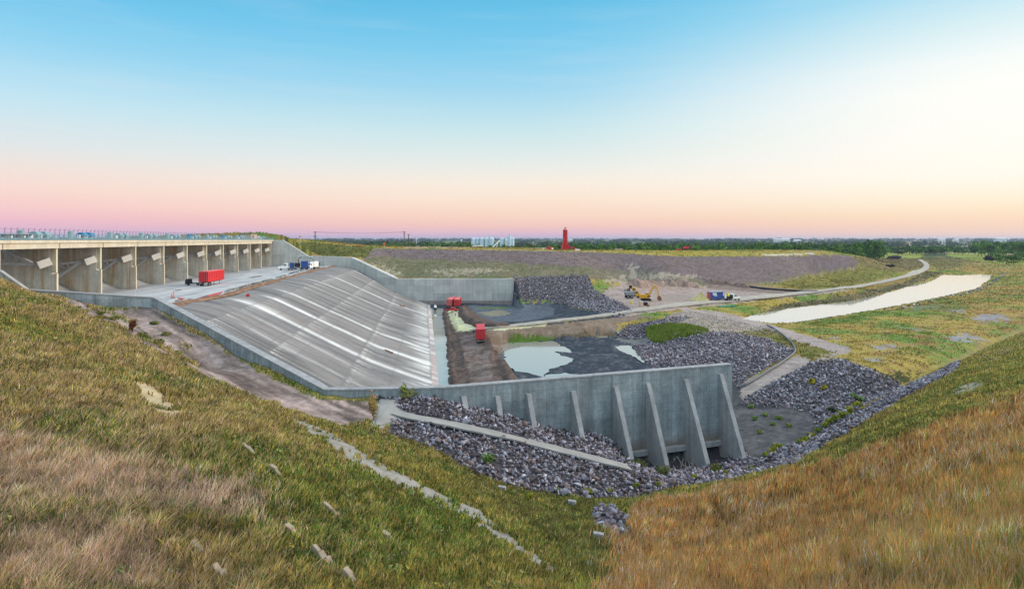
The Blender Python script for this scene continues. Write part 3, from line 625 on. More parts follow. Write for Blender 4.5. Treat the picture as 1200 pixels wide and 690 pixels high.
M_SPILL=mat_attr('spillway_concrete',rough=.85,nscale=(.5,3.5),var=.10,bump=.12,bdist=.08,spec=.2)
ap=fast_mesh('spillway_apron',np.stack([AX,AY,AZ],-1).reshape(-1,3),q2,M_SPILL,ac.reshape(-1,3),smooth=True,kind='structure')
# chute
nS,nT=150,420
s=np.linspace(0,1.085,nS)[:,None]; t=np.linspace(0,1,nT)[None,:]
Nn_=[(-68.2,119.6),(-24.6,83.6),(-11.5,85.4)]; Fn_=[(-91.3,314.6+1.2),(-82.5,318.6),(-56.6,302.8),(-42.5,302.8)]
def poly_at(P,s):
    P=np.array(P,float); L=np.concatenate([[0],np.cumsum(np.hypot(*np.diff(P,axis=0).T))]); L/=L[-1]
    sc=np.clip(s,0,1); x=np.interp(sc,L,P[:,0]); y=np.interp(sc,L,P[:,1])
    e=P[-1]-P[-2]; e=e/np.linalg.norm(e); ex=np.maximum(s-1,0)*38
    return np.stack([x+np.where(s>1,1,0)*ex*1.0,y+0*ex],-1)
NS=poly_at(Nn_,s[:,0]); FS=poly_at(Fn_,s[:,0])
CXY=NS[:,None,:]*(1-t[...,None])+FS[:,None,:]*t[...,None]
sc=np.clip(s,0,1); pz=np.where(sc<.28,(sc**2)/(2*.28),sc-.14)/.86
ZC=APRON+(-31.3-APRON)*pz-np.maximum(s-1,0)*9.0+0*t
pxC=CX+F*CXY[...,0]/CXY[...,1]; pyC=HY-F*ZC/CXY[...,1]
# stream lines run a little askew to the panel edges
def _side(q):
    px_=-68.2+(-91.3+68.2)*q; py_=119.6+(315.8-119.6)*q
    ty=np.where(q<0,103+230*q,np.interp(q,[0,.1,.55,1,1.3],[103,128,240,303,345])); tx=-11.5+(-42.5+11.5)*(ty-85.4)/(302.8-85.4)
    return (tx-px_)*(CXY[...,1]-py_)-(ty-py_)*(CXY[...,0]-px_)
lo=np.full(CXY.shape[:2],-.6); hi=np.full(CXY.shape[:2],1.3)
for _ in range(26):
    md=(lo+hi)/2; up=_side(md)>0; lo=np.where(up,md,lo); hi=np.where(up,hi,md)
Q=(lo+hi)/2
def qs_at(px,py):
    k=np.argmin((pxC-px)**2+(pyC-py)**2); i,j=np.unravel_index(k,pxC.shape); return Q[i,j],s[i,0]
wq=Q+(fbm(s*6+0*t,Q*9,71)-.5)*.004
st1=fbm(wq*90,s*2.2+0*t,72,4); st2=fbm(wq*300,s*3+0*t,73,3); st3=fbm(wq*30,s*1.2+0*t,74,3)
cc=lerp(C(.195,.18,.175),C(.115,.108,.108),cl(st1,.42,.66)); cc=lerp(cc,C(.29,.285,.29),cl(st2,.58,.78)*.4); cc=lerp(cc,C(.225,.20,.19),cl(st3,.5,.64)*.6)
for px,py,wd,am,s0,s1 in ((420,416,.008,.95,.06,1.1),(430,400,.009,.95,.12,1.1),(440,388,.008,.75,.10,1.1),(456,353.5,.010,.9,.10,1.1),(466,338.5,.009,.6,.2,1.1),(449,371,.005,.35,.1,.7),(404,443,.004,.35,.25,.9),(460,346,.004,.3,.2,1),(412,428,.006,.3,.1,.8),(350,380,.02,.45,.08,.35),(450,362,.012,.3,.05,.8)):
    q0,_=qs_at(px,py); dd=np.abs(Q-q0+(vnoise(s*9+0*t,Q*0+q0*50,75)-.5)*.004)
    wd=wd*.78; a=np.exp(-(dd/wd)**2)*sstep(s0,s0+.12,s)*(1-sstep(s1-.1,s1+.1,s))*(.55+.6*fbm(s*14+0*t,Q*60,76))
    cc=lerp(cc,C(.72,.71,.695),np.clip(a*am,0,1))
    b=np.exp(-((Q-q0+wd*2.0)/(wd*1.1))**2)*sstep(s0,s0+.1,s)*am*.45; cc=lerp(cc,C(.13,.13,.14),np.clip(b,0,1))
for k_ in range(1,18):   # longitudinal panel joints
    a=np.exp(-((Q-k_/18.)/.0011)**2); cc=lerp(cc,C(.10,.098,.10),np.clip(a*.55,0,1))
for k_ in range(1,9):
    a=np.exp(-((s+0*t-k_/9.)/.0035)**2)*(.4+.6*fbm(Q*50,s*5+k_,78)); cc=lerp(cc,C(.11,.108,.11),np.clip(a*.4,0,1))
for (p0,p1,wd,am) in (((402,449),(466,338.5),.010,.6),((320,409),(424,337),.008,.4),((246,374),(368,332),.008,.28)):
    # transverse joints follow straight lines across the slab
    _,sa=qs_at(*p0); _,sb_=qs_at(*p1); qa,_=qs_at(*p0); qb,_=qs_at(*p1)
    sj=sa+(sb_-sa)*np.clip((Q-qa)/(qb-qa),-.3,1.3)
    a=np.exp(-((s-sj)/wd)**2)*(.6+.6*fbm(Q*70,s*5,77)); cc=lerp(cc,C(.15,.145,.145),np.clip(a*am*1.3,0,1))
    a=sstep(0,.004,s-sj)*np.exp(-np.maximum(s-sj,0)/.035)*cl(st2,.5,.7); cc=lerp(cc,C(.55,.53,.5),np.clip(a*.8,0,1))
a=sstep(.90,1.0,s+.16*(st1-.5))*(1-sstep(1.01,1.03,s))*np.clip(1.8*st2-.45,0,1); cc=lerp(cc,C(.60,.59,.575),np.clip(a,0,1))
a=sstep(1.02,1.035,s)+0*t; cc=lerp(cc,lerp(C(.36,.29,.27),C(.50,.47,.45),cl(st1,.45,.65)),a)
i3=np.arange(nS*nT).reshape(nS,nT); q3=np.stack([i3[:-1,:-1],i3[:-1,1:],i3[1:,1:],i3[1:,:-1]],-1).reshape(-1,4)
ch=fast_mesh('spillway_chute',np.stack([CXY[...,0],CXY[...,1],ZC],-1).reshape(-1,3),q3,M_SPILL,cc.reshape(-1,3),smooth=True,kind='structure')
# raised panel edges (ribs) running down the chute
# debris strip and drain along the brow
deb=MB(); pts=[at(px,py,APRON+.02) for px,py in ((196,360.2),(214,354.5),(238,351.5),(262,347),(290,338),(310,333),(335,325.5),(360,319),(378,314.6),(391,312.3))]
xs=[];Vd=[];Fd=[];cd=[]
D=dens([tuple(p) for p in pts],1.2)
for i,p in enumerate(D):
    wv=.9+1.3*vnoise(np.array([i*.21]),np.array([.3]),81)[0]; hh=.12+.5*vnoise(np.array([i*.5]),np.array([1.7]),82)[0]
    for k,(du,dz) in enumerate(((-wv,.0),(-wv*.45,hh),(wv*.1,hh*.8),(wv*.6,hh*.9),(wv,.0))):
        Vd.append((p[0]+du,p[1]+du*.13+random.uniform(-.2,.2),p[2]+dz+random.uniform(-.05,.05)*(dz>0))); cd.append(np.array((.19,.11,.07))*random.uniform(.7,1.5))
for i in range(len(D)-1):
    for k in range(4): Fd.append((i*5+k,i*5+k+1,(i+1)*5+k+1,(i+1)*5+k))
M_DIRT=mat_attr('brown_debris',rough=.95,nscale=(1.2,5),var=.35,bump=.5,bdist=.2)
tag(fast_mesh('debris_strip',Vd,Fd,M_DIRT,np.array(cd),kind='stuff'),'brown strip of broken rubble along the chute brow','rubble')
# shallow pools lying on the apron along the brow
M_POOL=water_mat('apron_pool_water',(.22,.21,.2),rough=.02,bump=.004)
for pp in ([(262,342.5),(285,337.5),(310,330.5),(322,327),(318,326.2),(296,331.5),(264,340.5)],[(325,326),(340,321.2),(356,317.2),(352,316.6),(334,321),(322,325.2)],[(228,350.5),(240,346.5),(262,341),(259,344.5),(244,348.5)],[(204,352),(214,350),(216,351.2),(206,353.4)],[(205,339.6),(213,338.6),(212,340.2),(206,340.6)],[(290,325),(306,322.6),(308,323.6),(294,325.8)]):
    P=[at(px,py,APRON+.012) for px,py in pp]
    o=MB().add(P,[tuple(range(len(P)))]).build('apron_pool',M_POOL); o['kind']='structure'

# ---------------------------------------------------------------- gates, piers, bridge
RZ=math.atan2(UV_U[1],UV_U[0]); KS=list(range(-4,10)); ORD=['first','second','third','fourth','fifth','sixth','seventh','eighth','ninth','tenth','eleventh','twelfth']
def pier(k):
    v=18*k; x,y,_=uv(0,v); vis=k+2
    lab=('concrete gate pier with cream front column, hidden end of the bridge' if vis<0 else f'rust streaked concrete gate pier with cream front column, {ORD[vis]} column from the left edge')
    if k==9: lab='last concrete gate pier, in the shade against the far abutment wall'
    p=empty('gate_pier',(x,y,APRON),RZ,lab,'pier','spillway gate piers under the bridge')
    H=-1.85-APRON
    m=MB(); prof=[(.25,-1.0),(.25,6.0),(-.9,6.3),(-.9,H),(-21,H),(-21,-1.0)]
    m.prism([(-21,-.55),(-.9,-.55),(-.9,1.5),(-21,1.5)],'z',-1.0,H).prism([(-.897,-.55),(.25,-.45),(.25,.05),(-.897,1.5)],'z',-1.0,6.1)
    b=m.build('pier_body',M_PIER,p,bevel=.12)
    m=MB().box((-.15,-.2,6.3+(H-6.3)/2),(.9,.62,H-6.3)).box((.34,-.2,2.65),(.2,.62,7.1)); m.build('front_column',M_COLUMN,p,bevel=.05)
    m=MB().box((-1.75,-1.45,8.45),(2.5,1.8,1.65),rz=R(48),ry=R(-20)); m.build('trunnion_block',M_BLOCK,p,bevel=.06)
    return p
for k in KS: pier(k)
def gate(k,a0,a1,skin0,skin1,lab):
    v=18*k; x,y,_=uv(0,v); g=empty('spillway_gate',(x,y,APRON),RZ,lab,'gate','steel gates between the piers')
    C0=(-2.9,8.2); Rg=9.6
    def pt(an,r,yy): return (C0[0]-r*math.cos(an),yy,C0[1]+r*math.sin(an))
    m=MB(); n=14; vs=[]
    for rr in (Rg,Rg-.35):
        for i in range(n+1):
            an=skin0+(skin1-skin0)*i/n
            for yy in (-16.35,-.7): vs.append(pt(an,rr,yy))
    o1=2*(n+1); fs=[]
    for i in range(n):
        a=2*i; fs+=[(a,a+1,a+3,a+2),(o1+a,o1+a+2,o1+a+3,o1+a+1)]
        fs+=[(a,a+2,o1+a+2,o1+a),(a+1,o1+a+1,o1+a+3,a+3)]
    fs+=[(0,o1,o1+1,1),(2*n,2*n+1,o1+2*n+1,o1+2*n)]
    m.add(vs,fs).build('skin_plate',M_SKIN,g)
    for yy in (-2.3,-14.6):
        m=MB(); A=pt(a0,.2,yy)
        m.bar(A,pt(a0,Rg-.3,yy),.55); m.bar(A,pt(a1,Rg-.3,yy),.55)
        for r in (3.4,6.0): m.bar(pt(a0,r,yy),pt(a1,r,yy),.26)
        m.bar(pt(a0,6.0,yy),pt(a1,3.4,yy),.22); m.bar(pt(a0,9.2,yy),pt(a1,6.0,yy),.22)
        m.bar(pt(a0,Rg-.5,yy),pt(a1,Rg-.5,yy),.4)
        m.build('gate_arm',M_STEEL,g)
    m=MB(); m.bar(pt(a0,Rg-.7,-14.6),pt(a0,Rg-.7,-2.3),.6); m.bar(pt(a1,Rg-.7,-14.6),pt(a1,Rg-.7,-2.3),.6)
    m.build('cross_girder',M_STEEL,g)
GN={-2:'steel gate in the bay cut by the left edge of the picture',0:'lowered steel gate in the second whole bay from the left'}
for k in KS[1:]:
    if k==-1: gate(k,R(28),R(2),R(34),R(-6),'raised steel gate with trussed arms in the leftmost whole bay')
    else:
        lab=GN.get(k) or (f'lowered steel gate in the {ORD[k+1]} whole bay from the left' if k>0 else 'steel gate beyond the left edge of the picture')
        gate(k,R(-6),R(-34),R(38),R(-40),lab)
br=empty('spillway_bridge',(*uv(0,60)[:2],-1.85),RZ,'long cream concrete road bridge carried on the spillway piers','bridge')
V0,V1=-75-60,165.5-60
def yb(v): return v-60
MB().box((-4.2,(V0+V1)/2,1.44),(10.4,V1-V0,.62)).build('deck_slab',M_GIRDER,br,bevel=.04)
for k in KS:   # one girder per bay on the front face
    if k==KS[-1]: continue
    MB().box((.45,yb(18*k+9.1),.56),(.5,17.75,1.12)).build('fascia_girder',M_GIRDER,br,bevel=.03)
MB().box((-4.6,(V0+V1)/2,.7),(7.8,V1-V0,.84)).build('soffit_beam',mat_concrete('soffit_painted_shade',(.12,.11,.10)),br)  # dark underside colour paints the shade below the deck
m=MB(); v=V0+.4
while v<V1:
    m.bar((.75,v,1.75),(.75,v,3.0),.11); v+=2.0
for z,h in ((2.98,.1),(2.6,.06),(2.32,.06),(1.86,.16),(2.05,.1)): m.box((.75,(V0+V1)/2,z),(.09,V1-V0,h))
m.box((.78,(V0+V1)/2,2.0),(.03,V1-V0,.40))
m.build('front_railing',M_RAIL,br)
m=MB(); v=V0+.4
while v<V1:
    m.bar((-9.1,v,1.75),(-9.1,v,3.0),.11); v+=2.0
for z,h in ((2.98,.1),(2.5,.08),(2.1,.3)): m.box((-9.1,(V0+V1)/2,z),(.08,V1-V0,h))
m.build('back_railing',M_RAIL,br)
m=MB(); v=V0+.2
while v<V1:
    m.bar((-8.8,v,1.75),(-8.8,v,4.25),.085); m.bar((-8.8,v,4.25),(-8.55,v,4.5),.06); v+=1.95
for z in (4.22,3.4): m.box((-8.8,(V0+V1)/2,z),(.05,V1-V0,.05))
m.build('security_fence',M_FENCE,br)
# hoist machinery on the deck
M_TANK=mat('blue_grey_paint',(.20,.29,.33),.5,.1,2); M_TEAL=mat('teal_blue_paint',(.03,.17,.33),.5,.1,2)
def deckpt(u,v): return uv(u,v,-.13)
def hoist(u,v,mt,lab,grp):
    p=deckpt(u,v); e=empty('gate_hoist',p,RZ,lab,'gate hoist',grp)
    MB().box((0,0,.55),(1.6,1.2,1.1)).build('pedestal',M_TANK,e,bevel=.04)
    m=MB(); n=10; prof=[(1.05*math.cos(a),1.0+.95*math.sin(a)) for a in [math.pi*i/n for i in range(n+1)]]
    m.prism([(a,b) for a,b in prof],'y',-.9,.9); m.build('drum_cover',mt,e,bevel=.03)
    MB().box((0,-1.5,.9),(.5,.7,.8)).build('motor',M_STEEL,e,bevel=.03)
def tank(u,v,lab,mt):
    p=deckpt(u,v); e=empty('control_cabinet',p,RZ,lab,'cabinet','round cabinets on the bridge deck')
    MB().cyl((0,0,0),(0,0,2.05),.62,.62,18).build('shell',mt,e)
    MB().cyl((0,0,2.053),(0,0,2.28),.66,.2,18).build('domed_cap',mt,e)
for k in KS[1:]:
    vv=18*k
    if vv<-60: continue
    blue = k in (0,)
    nm={-2:'at the left end of the deck',-1:'above the leftmost whole bay'}.get(k) or f'above the {ORD[k+1] if k>=0 else ORD[0]} bay from the left'
    if k<-2: nm='beyond the left end of the picture'
    hoist(-4.2,vv+.2,M_TEAL if blue else M_TANK,('bright blue' if blue else 'grey green')+' domed hoist, nearer of the pair '+nm,'gate hoists along the bridge deck')
    hoist(-4.2,vv+3.3,M_TEAL if blue else M_TANK,('bright blue' if blue else 'grey green')+' domed hoist, farther of the pair '+nm,'gate hoists along the bridge deck')
    tank(-4.2,vv-4.6,'round cabinet on the bridge deck '+nm,M_TEAL if k in (4,6,8) else M_TANK)
# control house at the far end
x,y,_=uv(-5,142); ho=empty('control_house',(x,y,-.13),RZ,'small flat roofed tan control house at the far end of the bridge','building')
M_TAN=mat('tan_render',(.34,.29,.24),.8,.1,1); M_DARK=mat('dark_glass',(.03,.035,.04),.2,.1,1)
MB().box((0,0,1.45),(5,10,2.9)).build('wall',M_TAN,ho,bevel=.03)
MB().box((0,0,3.02),(5.6,10.6,.22)).build('roof',mat('roof_felt',(.15,.14,.14),.9),ho)
MB().box((0,8.2,1.0),(4,6,2.0)).build('annex',M_TAN,ho,bevel=.03)
MB().box((2.51,-2,1.6),(.06,1.8,1.0)).build('window',M_DARK,ho); MB().box((2.51,2.5,1.05),(.06,1.0,2.1)).build('door',M_STEEL,ho)
# long dark stoplog beam on the deck at the left
x,y,_=uv(-3.5,-33.6); sl=empty('stoplog_beam',(x,y,-.13),RZ,'long dark steel stoplog raised on stands at the left end of the deck','stoplog')
m=MB().prism([(-14,1.25),(12.6,1.25),(10.4,.55),(9.9,.55),(12,1.05),(-14,1.05)],'x',-.8,.8); m.build('beam',M_SKIN,sl)
m=MB()
for yy in (-12,-6,0,6,10): m.box((0,yy,.52),(1.4,.5,1.04))
m.build('stand',M_STEEL,sl)
# ---------------------------------------------------------------- loose rock
import bmesh
def rock_variants(n=16,seed=3):
    """angular broken stone: convex hulls of a few points"""
    rg=np.random.default_rng(seed); out=[]
    for _ in range(n):
        k=rg.integers(9,13); p=rg.normal(size=(k,3)); p/=np.linalg.norm(p,axis=1)[:,None]; p*=rg.uniform(.5,.78,(k,1))*np.array((1.15,.9,.8))
        bm=bmesh.new(); vs=[bm.verts.new(q) for q in p]; bmesh.ops.convex_hull(bm,input=vs); bmesh.ops.delete(bm,geom=[v for v in bm.verts if not v.link_faces],context='VERTS'); bmesh.ops.triangulate(bm,faces=bm.faces); bm.verts.index_update()
        out.append((np.array([v.co[:] for v in bm.verts]),np.array([[v.index for v in f.verts] for f in bm.faces]))); bm.free()
    return out
ROCKS=rock_variants()
def scatter(P,n):
    P=np.array(P); lo=P.min(0); hi=P.max(0); xs=RNG.uniform(lo[0],hi[0],n*8); ys=RNG.uniform(lo[1],hi[1],n*8); m=in_poly(xs,ys,P)
    return xs[m][:n],ys[m][:n]
def area(P):
    P=np.array(P); return .5*abs(np.sum(P[:,0]*np.roll(P[:,1],-1)-P[:,1]*np.roll(P[:,0],-1)))
def rot_mats(n):
    q=RNG.normal(size=(n,4)); q/=np.linalg.norm(q,axis=1)[:,None]; w,x,y,z=q.T
    return np.stack([1-2*(y*y+z*z),2*(x*y-w*z),2*(x*z+w*y),2*(x*y+w*z),1-2*(x*x+z*z),2*(y*z-w*x),2*(x*z-w*y),2*(y*z+w*x),1-2*(x*x+y*y)],-1).reshape(n,3,3)
ROCKPAL=np.array([(.235,.22,.265),(.165,.15,.18),(.33,.315,.355),(.075,.06,.064),(.16,.115,.11),(.20,.18,.215),(.115,.092,.10),(.26,.24,.28)])
def rocks(name,x,y,size,mat_,label,embed=.25,pal=ROCKPAL,cat='rock',lift=0):
    n=len(x); sz=np.exp(np.clip(RNG.normal(0,.45,n),-1,.75))*size; z=zxy(x,y)+sz*embed*RNG.uniform(-.4,1.5,n)+lift
    M=rot_mats(n)*(sz[:,None,None]*.5*np.stack([RNG.uniform(.8,1.35,n),RNG.uniform(.7,1.1,n),RNG.uniform(.6,.95,n)],-1)[:,None,:])
    vi=RNG.integers(0,len(ROCKS),n); pos=np.stack([x,y,z],-1); c=pal[RNG.integers(0,len(pal),n)]*RNG.uniform(.7,1.35,(n,1)); Vs=[];Fs=[];Cs=[];off=0
    for q,(bv,bt) in enumerate(ROCKS):
        m=vi==q; k=len(bv); cnt=int(m.sum())
        Vs.append((np.einsum('nij,kj->nki',M[m],bv)+pos[m][:,None]).reshape(-1,3)); Fs.append((bt[None]+(np.arange(cnt)*k)[:,None,None]).reshape(-1,3)+off); off+=cnt*k
        Cs.append(np.repeat(c[m],k,0)*RNG.uniform(.85,1.15,(cnt*k,1)))
    V=np.concatenate(Vs); Fc=np.concatenate(Fs); cv=np.concatenate(Cs)
    o=fast_mesh(name,V.reshape(-1,3),Fc,mat_,cv,kind='stuff'); return tag(o,label,cat)
M_ROCK=mat_attr('broken_limestone',rough=.9,nscale=(1.5,7),var=.2,bump=.3,bdist=.1,spec=.2)
PINKPAL=np.array([(.225,.19,.23),(.16,.135,.16),(.30,.27,.31),(.09,.072,.085),(.21,.155,.15),(.34,.31,.345)])
LITE=ROCKPAL*1.15
for P,size,dn,lab,pal in ((R_FAR,.8,.42,'bank of loose grey rocks beside the far pale wall',ROCKPAL),(R_MID,.62,.40,'mound of grey purple rocks between the basin mud and the reeds',PINKPAL),
        (R_STRIP,.8,.5,'strip of grey rocks below the gravel road and above the basin mud',ROCKPAL),(R_RIGHT,.64,.38,'rock covered slope between the dirt track and the grey pit',ROCKPAL)):
    n=int(area(P)/(size*size*dn)); n=min(n,19000); x,y=scatter(P,n); rocks('riprap',x,y,size,M_ROCK,lab,pal=pal)
x,y=scatter(R_NEAR,int(area(R_NEAR)/(.56*.56*.33)))
# keep the path clear
pth=np.array([ray(*p,60)[:2] for p in [(447,470),(462,484),(480,489),(530,498.5),(600,514),(670,532),(737,549)]])
dm=np.min([seg_dist(x,y,pth[i],pth[i+1]) for i in range(len(pth)-1)],0); k=(dm>1.0)&~((CX+F*x/y>738)&(CX+F*x/y<852)&(seg_dist(x,y,WALL_C,WALL_E)<5.0)&(RNG.uniform(0,1,len(x))<.93)); x,y=x[k],y[k]
pxr=CX+F*x/y
near_k=np.argsort(y*np.exp(RNG.normal(0,.12,len(y))))[:185]; rest=np.setdiff1d(np.arange(len(x)),near_k)
rocks('riprap',x[rest],y[rest],.56,M_ROCK,'slope of loose grey purple rocks below the buttressed wall')
# the nearest ones as single boulders
def boulder_mesh(i,c):
    bv,bt=ROCKS[i]; me=bpy.data.meshes.new('boulder'); me.from_pydata([tuple(p*.5) for p in bv],[],[tuple(t) for t in bt]); me.update()
    a=me.color_attributes.new('Col','FLOAT_COLOR','POINT'); cc=np.ones((len(bv),4),np.float32); cc[:,:3]=np.array(c)*RNG.uniform(.9,1.1,(len(bv),1)); a.data.foreach_set('color',cc.ravel()); me.materials.append(M_ROCK); return me
BM=[boulder_mesh(i,ROCKPAL[i%len(ROCKPAL)]*(.9+.05*i)) for i in range(8)]
def boulder(x,y,s,lab,grp,i=None):
    o=bpy.data.objects.new('boulder',BM[random.randrange(8) if i is None else i]); COL.objects.link(o)
    o.location=(x,y,float(zxy(x,y))+.2*s); o.rotation_euler=(random.uniform(-.5,.5),random.uniform(-.5,.5),random.uniform(0,6.3)); o.scale=(s,s*random.uniform(.8,1.1),s*random.uniform(.8,1.1))
    return tag(o,lab,'boulder',grp)
for i in near_k: boulder(float(x[i]),float(y[i]),1.0*math.exp(random.gauss(0,.3)),'grey broken boulder in the lower edge of the rock slope by the grass','boulders along the foot of the rock slope')
xp,yp=scatter(R_PILE,115)
for a,b in zip(xp,yp): boulder(float(a),float(b),.8*math.exp(random.gauss(0,.3)),'grey broken boulder in the small rock pile in the grass','boulders of the small pile in the grass hollow')
# stones along the outer bank of the channel
bank=[(1040,364.5),(1080,357),(1110,349.5),(1140,342.5),(1160,334),(1173,325),(1178,319.5)]
bx=[];by=[]
for a,b in zip(bank[:-1],bank[1:]):
    A=np.array(ray(*a,150)[:2]); B=np.array(ray(*b,150)[:2]); k=int(np.linalg.norm(B-A)/1.1)
    for q in range(k):
        if vnoise(np.array([q*.13+a[0]]),np.array([2.]),5)[0]>.38: p=A+(B-A)*q/k+RNG.normal(0,.9,2); bx.append(p[0]); by.append(p[1])
rocks('bank_stones',np.array(bx),np.array(by),1.25,M_ROCK,'line of pale and dark stones along the outer bank of the channel',pal=np.array([(.45,.43,.42),(.1,.1,.11),(.25,.24,.25),(.12,.11,.12)]))
xg,yg=scatter(gpoly([(785,368),(805,364),(850,372),(905,386),(915,393),(860,391),(800,388),(775,384)],110),2600)
rocks('pebbles',xg,yg,.5,M_ROCK,'tan cobbles on the bank below the track junction',pal=np.array([(.36,.30,.25),(.28,.23,.2),(.42,.37,.32)]))

# ---------------------------------------------------------------- grass
M_BLADE=mat_attr('grass_blade',rough=.8,var=0,spec=.1,trans=.25)
def grid_pick(G,px,d):
    i=np.clip(np.rint(np.interp(px,GX,np.arange(len(GX)))).astype(int),0,len(GX)-1); j=np.clip(np.rint(np.interp(np.log(d),LGD,np.arange(len(GD)))).astype(int),0,len(GD)-1)
    return G[j,i]
mxc=col.max(-1); mnc=col.min(-1); GRASSY=((mxc-mnc)/mxc>.36)&(mxc<.36)
GRASSYF=((mxc-mnc)/mxc>.52)&(mxc<.32)
def blades(name,px,d,h,w,cols,label,lean=.35,kind='stuff',cat='grass',wind=.15,seg=True):
    n=len(px); X=(px-CX)/F*d; Y=d; Z=zat(px,d)-.03
    yaw=RNG.uniform(-.9,.9,n); tx=np.cos(yaw)*w*.5; ty=np.sin(yaw)*w*.5
    lx=(RNG.normal(0,lean,n)+wind)*h; ly=RNG.normal(0,lean,n)*h
    b=np.stack([X,Y,Z],-1); t=np.stack([tx,ty,0*tx],-1); L_=np.stack([lx,ly,h],-1)
    if seg:
        V=np.stack([b-t,b+t,b+L_*np.array([.35,.35,.6])+t*.8,b+L_*np.array([.35,.35,.6])-t*.8,b+L_],1)
        Fq=np.array([[0,1,2],[0,2,3],[3,2,4]])
    else:
        V=np.stack([b-t,b+t,b+L_],1); Fq=np.array([[0,1,2]])
    k=V.shape[1]; Fc=(Fq[None]+(np.arange(n)*k)[:,None,None]).reshape(-1,3)
    o=fast_mesh(name,V.reshape(-1,3),Fc,M_BLADE,np.clip(np.repeat(cols,k,0),.01,.9),kind=kind); return tag(o,label,cat)
T_TAN=[gpoly(q,8) for q in ([(-80,500),(0,508),(120,540),(310,572),(300,600),(150,604),(-80,575)],[(-80,598),(0,602),(180,632),(265,705),(-80,705)])]
DARKW=gpoly([(535,545),(690,586),(738,602),(730,692),(690,692),(640,632),(560,582)],25)
def near_grass():
    N=1600000
    px=RNG.uniform(-220,1420,N); d=np.exp(RNG.uniform(math.log(16),math.log(240),N)); ok=(d<div_depth(px)*.985)
    px,d=px[ok],d[ok]; g=grid_pick(GRASSY,px,d); px,d=px[g],d[g]
    X=(px-CX)/F*d; a=fbm(X*.25,d*.25,91); b=fbm(X*.9,d*.9,92,3); patch=fbm(X*.07,d*.07,93)
    clump=vnoise(X*1.7,d*1.7,94); keep=RNG.uniform(0,1,len(px))<(.60+.7*clump); px,d,X,a,b,patch=[q[keep] for q in (px,d,X,a,b,patch)]
    wx=X+(a-.5)*5+RNG.normal(0,.5,len(X)); wd=d+(b-.5)*5+RNG.normal(0,.7,len(X)); org=in_poly(wx,wd,ORP)
    tx=X+(a-.5)*9+RNG.normal(0,1.4,len(X)); td=d+(b-.5)*4+RNG.normal(0,1.0,len(X)); tan=(in_poly(tx,td,T_TAN[0])|in_poly(tx,td,T_TAN[1]))&(RNG.uniform(0,1,len(X))<np.clip((330-px)/170+.25,.08,.72))
    base=grid_pick(col,px,d); n=len(px); r=RNG.uniform(0,1,n); c=np.empty((n,3))
    # hillside on the left: green, olive, brown seed heads
    pal=np.array([(.13,.20,.04),(.44,.33,.07),(.045,.055,.02),(.54,.36,.215),(.34,.25,.075)])
    tn=np.clip((patch-.30)*5,0,1)*np.clip((480-px)/300,0,1)
    r2=r+.25*(a-.5)*2
    gp=np.clip((fbm(X*.10+5,d*.07,98,3)-.44)*8,0,1)   # greener hollows
    r2=r2-.24*gp+.14*tn+.16*(px>800)*fbm(X*.2,d*.12,99)*1.6; k=np.select([r2<.22,r2<.40,r2<.56,r2<.60+.40*tn],[0,1,2,3],4); c=pal[k]
    dk=in_poly(wx,wd,DARKW)&(RNG.uniform(0,1,len(X))<.62); c=np.where(dk[:,None],np.where((r<.6)[:,None],np.array((.13,.14,.04)),np.array((.19,.14,.06))),c)
    c=np.where(tan[:,None]&(r[:,None]<.62),np.array((.52,.345,.265)),c)
    c=np.where((tan&(r>.62)&(r<.75))[:,None],np.array((.66,.52,.38)),c)
    po=np.array([(.60,.255,.075),(.68,.43,.18),(.22,.26,.05),(.20,.095,.045),(.66,.56,.55)])
    gr=np.clip((px-880)/250,0,1)*np.clip((46-d)/16,0,1)*.28
    ro=r+.5*(a-.5); ko=np.select([ro<.38,ro<.54,ro<.69+gr,ro<.95],[0,1,2,3],4); c=np.where(org[:,None],po[ko],c)
    tuft=vnoise(X*1.1+3,d*.7,99)*.6+vnoise(X*2.6,d*1.7,100)*.4; c=c*RNG.uniform(.6,1.4,(n,1))*(.62+.76*b)[:,None]
    h=np.where(org,RNG.uniform(.45,1.05,n),RNG.uniform(.22,.55,n)+.25*(tn>.5))
    h=np.where(tan,RNG.uniform(.45,.95,n),h); h=h*(.7+.6*a)*(.45+1.1*tuft); tall=org&(RNG.uniform(0,1,n)<.045); h=np.where(tall,h*1.55+.25,h); c=np.where(org[:,None],c*(.36+1.45*tuft)[:,None],c*(.46+1.15*tuft)[:,None]); c=np.where(tall[:,None],np.array((.42,.28,.13)),c)  # blades darker between tufts: shade of the gaps painted into their colour
    fin=np.clip((d-42)/40,0,1); w=d*RNG.uniform(.0010,.0018,n)*np.where(org|tan,.8,1.15)*(1-.35*fin); h=h*(1-.25*fin)
    for m,nm,lab in ((org,'tall_grass','tall orange brown grass covering the slope on this side of the rocks'),(~org,'hillside_grass','green and tan grass covering the long hillside before the spillway')):
        blades(nm,px[m],d[m],h[m],w[m],c[m],lab,lean=.22 if nm=='tall_grass' else .33)
near_grass()
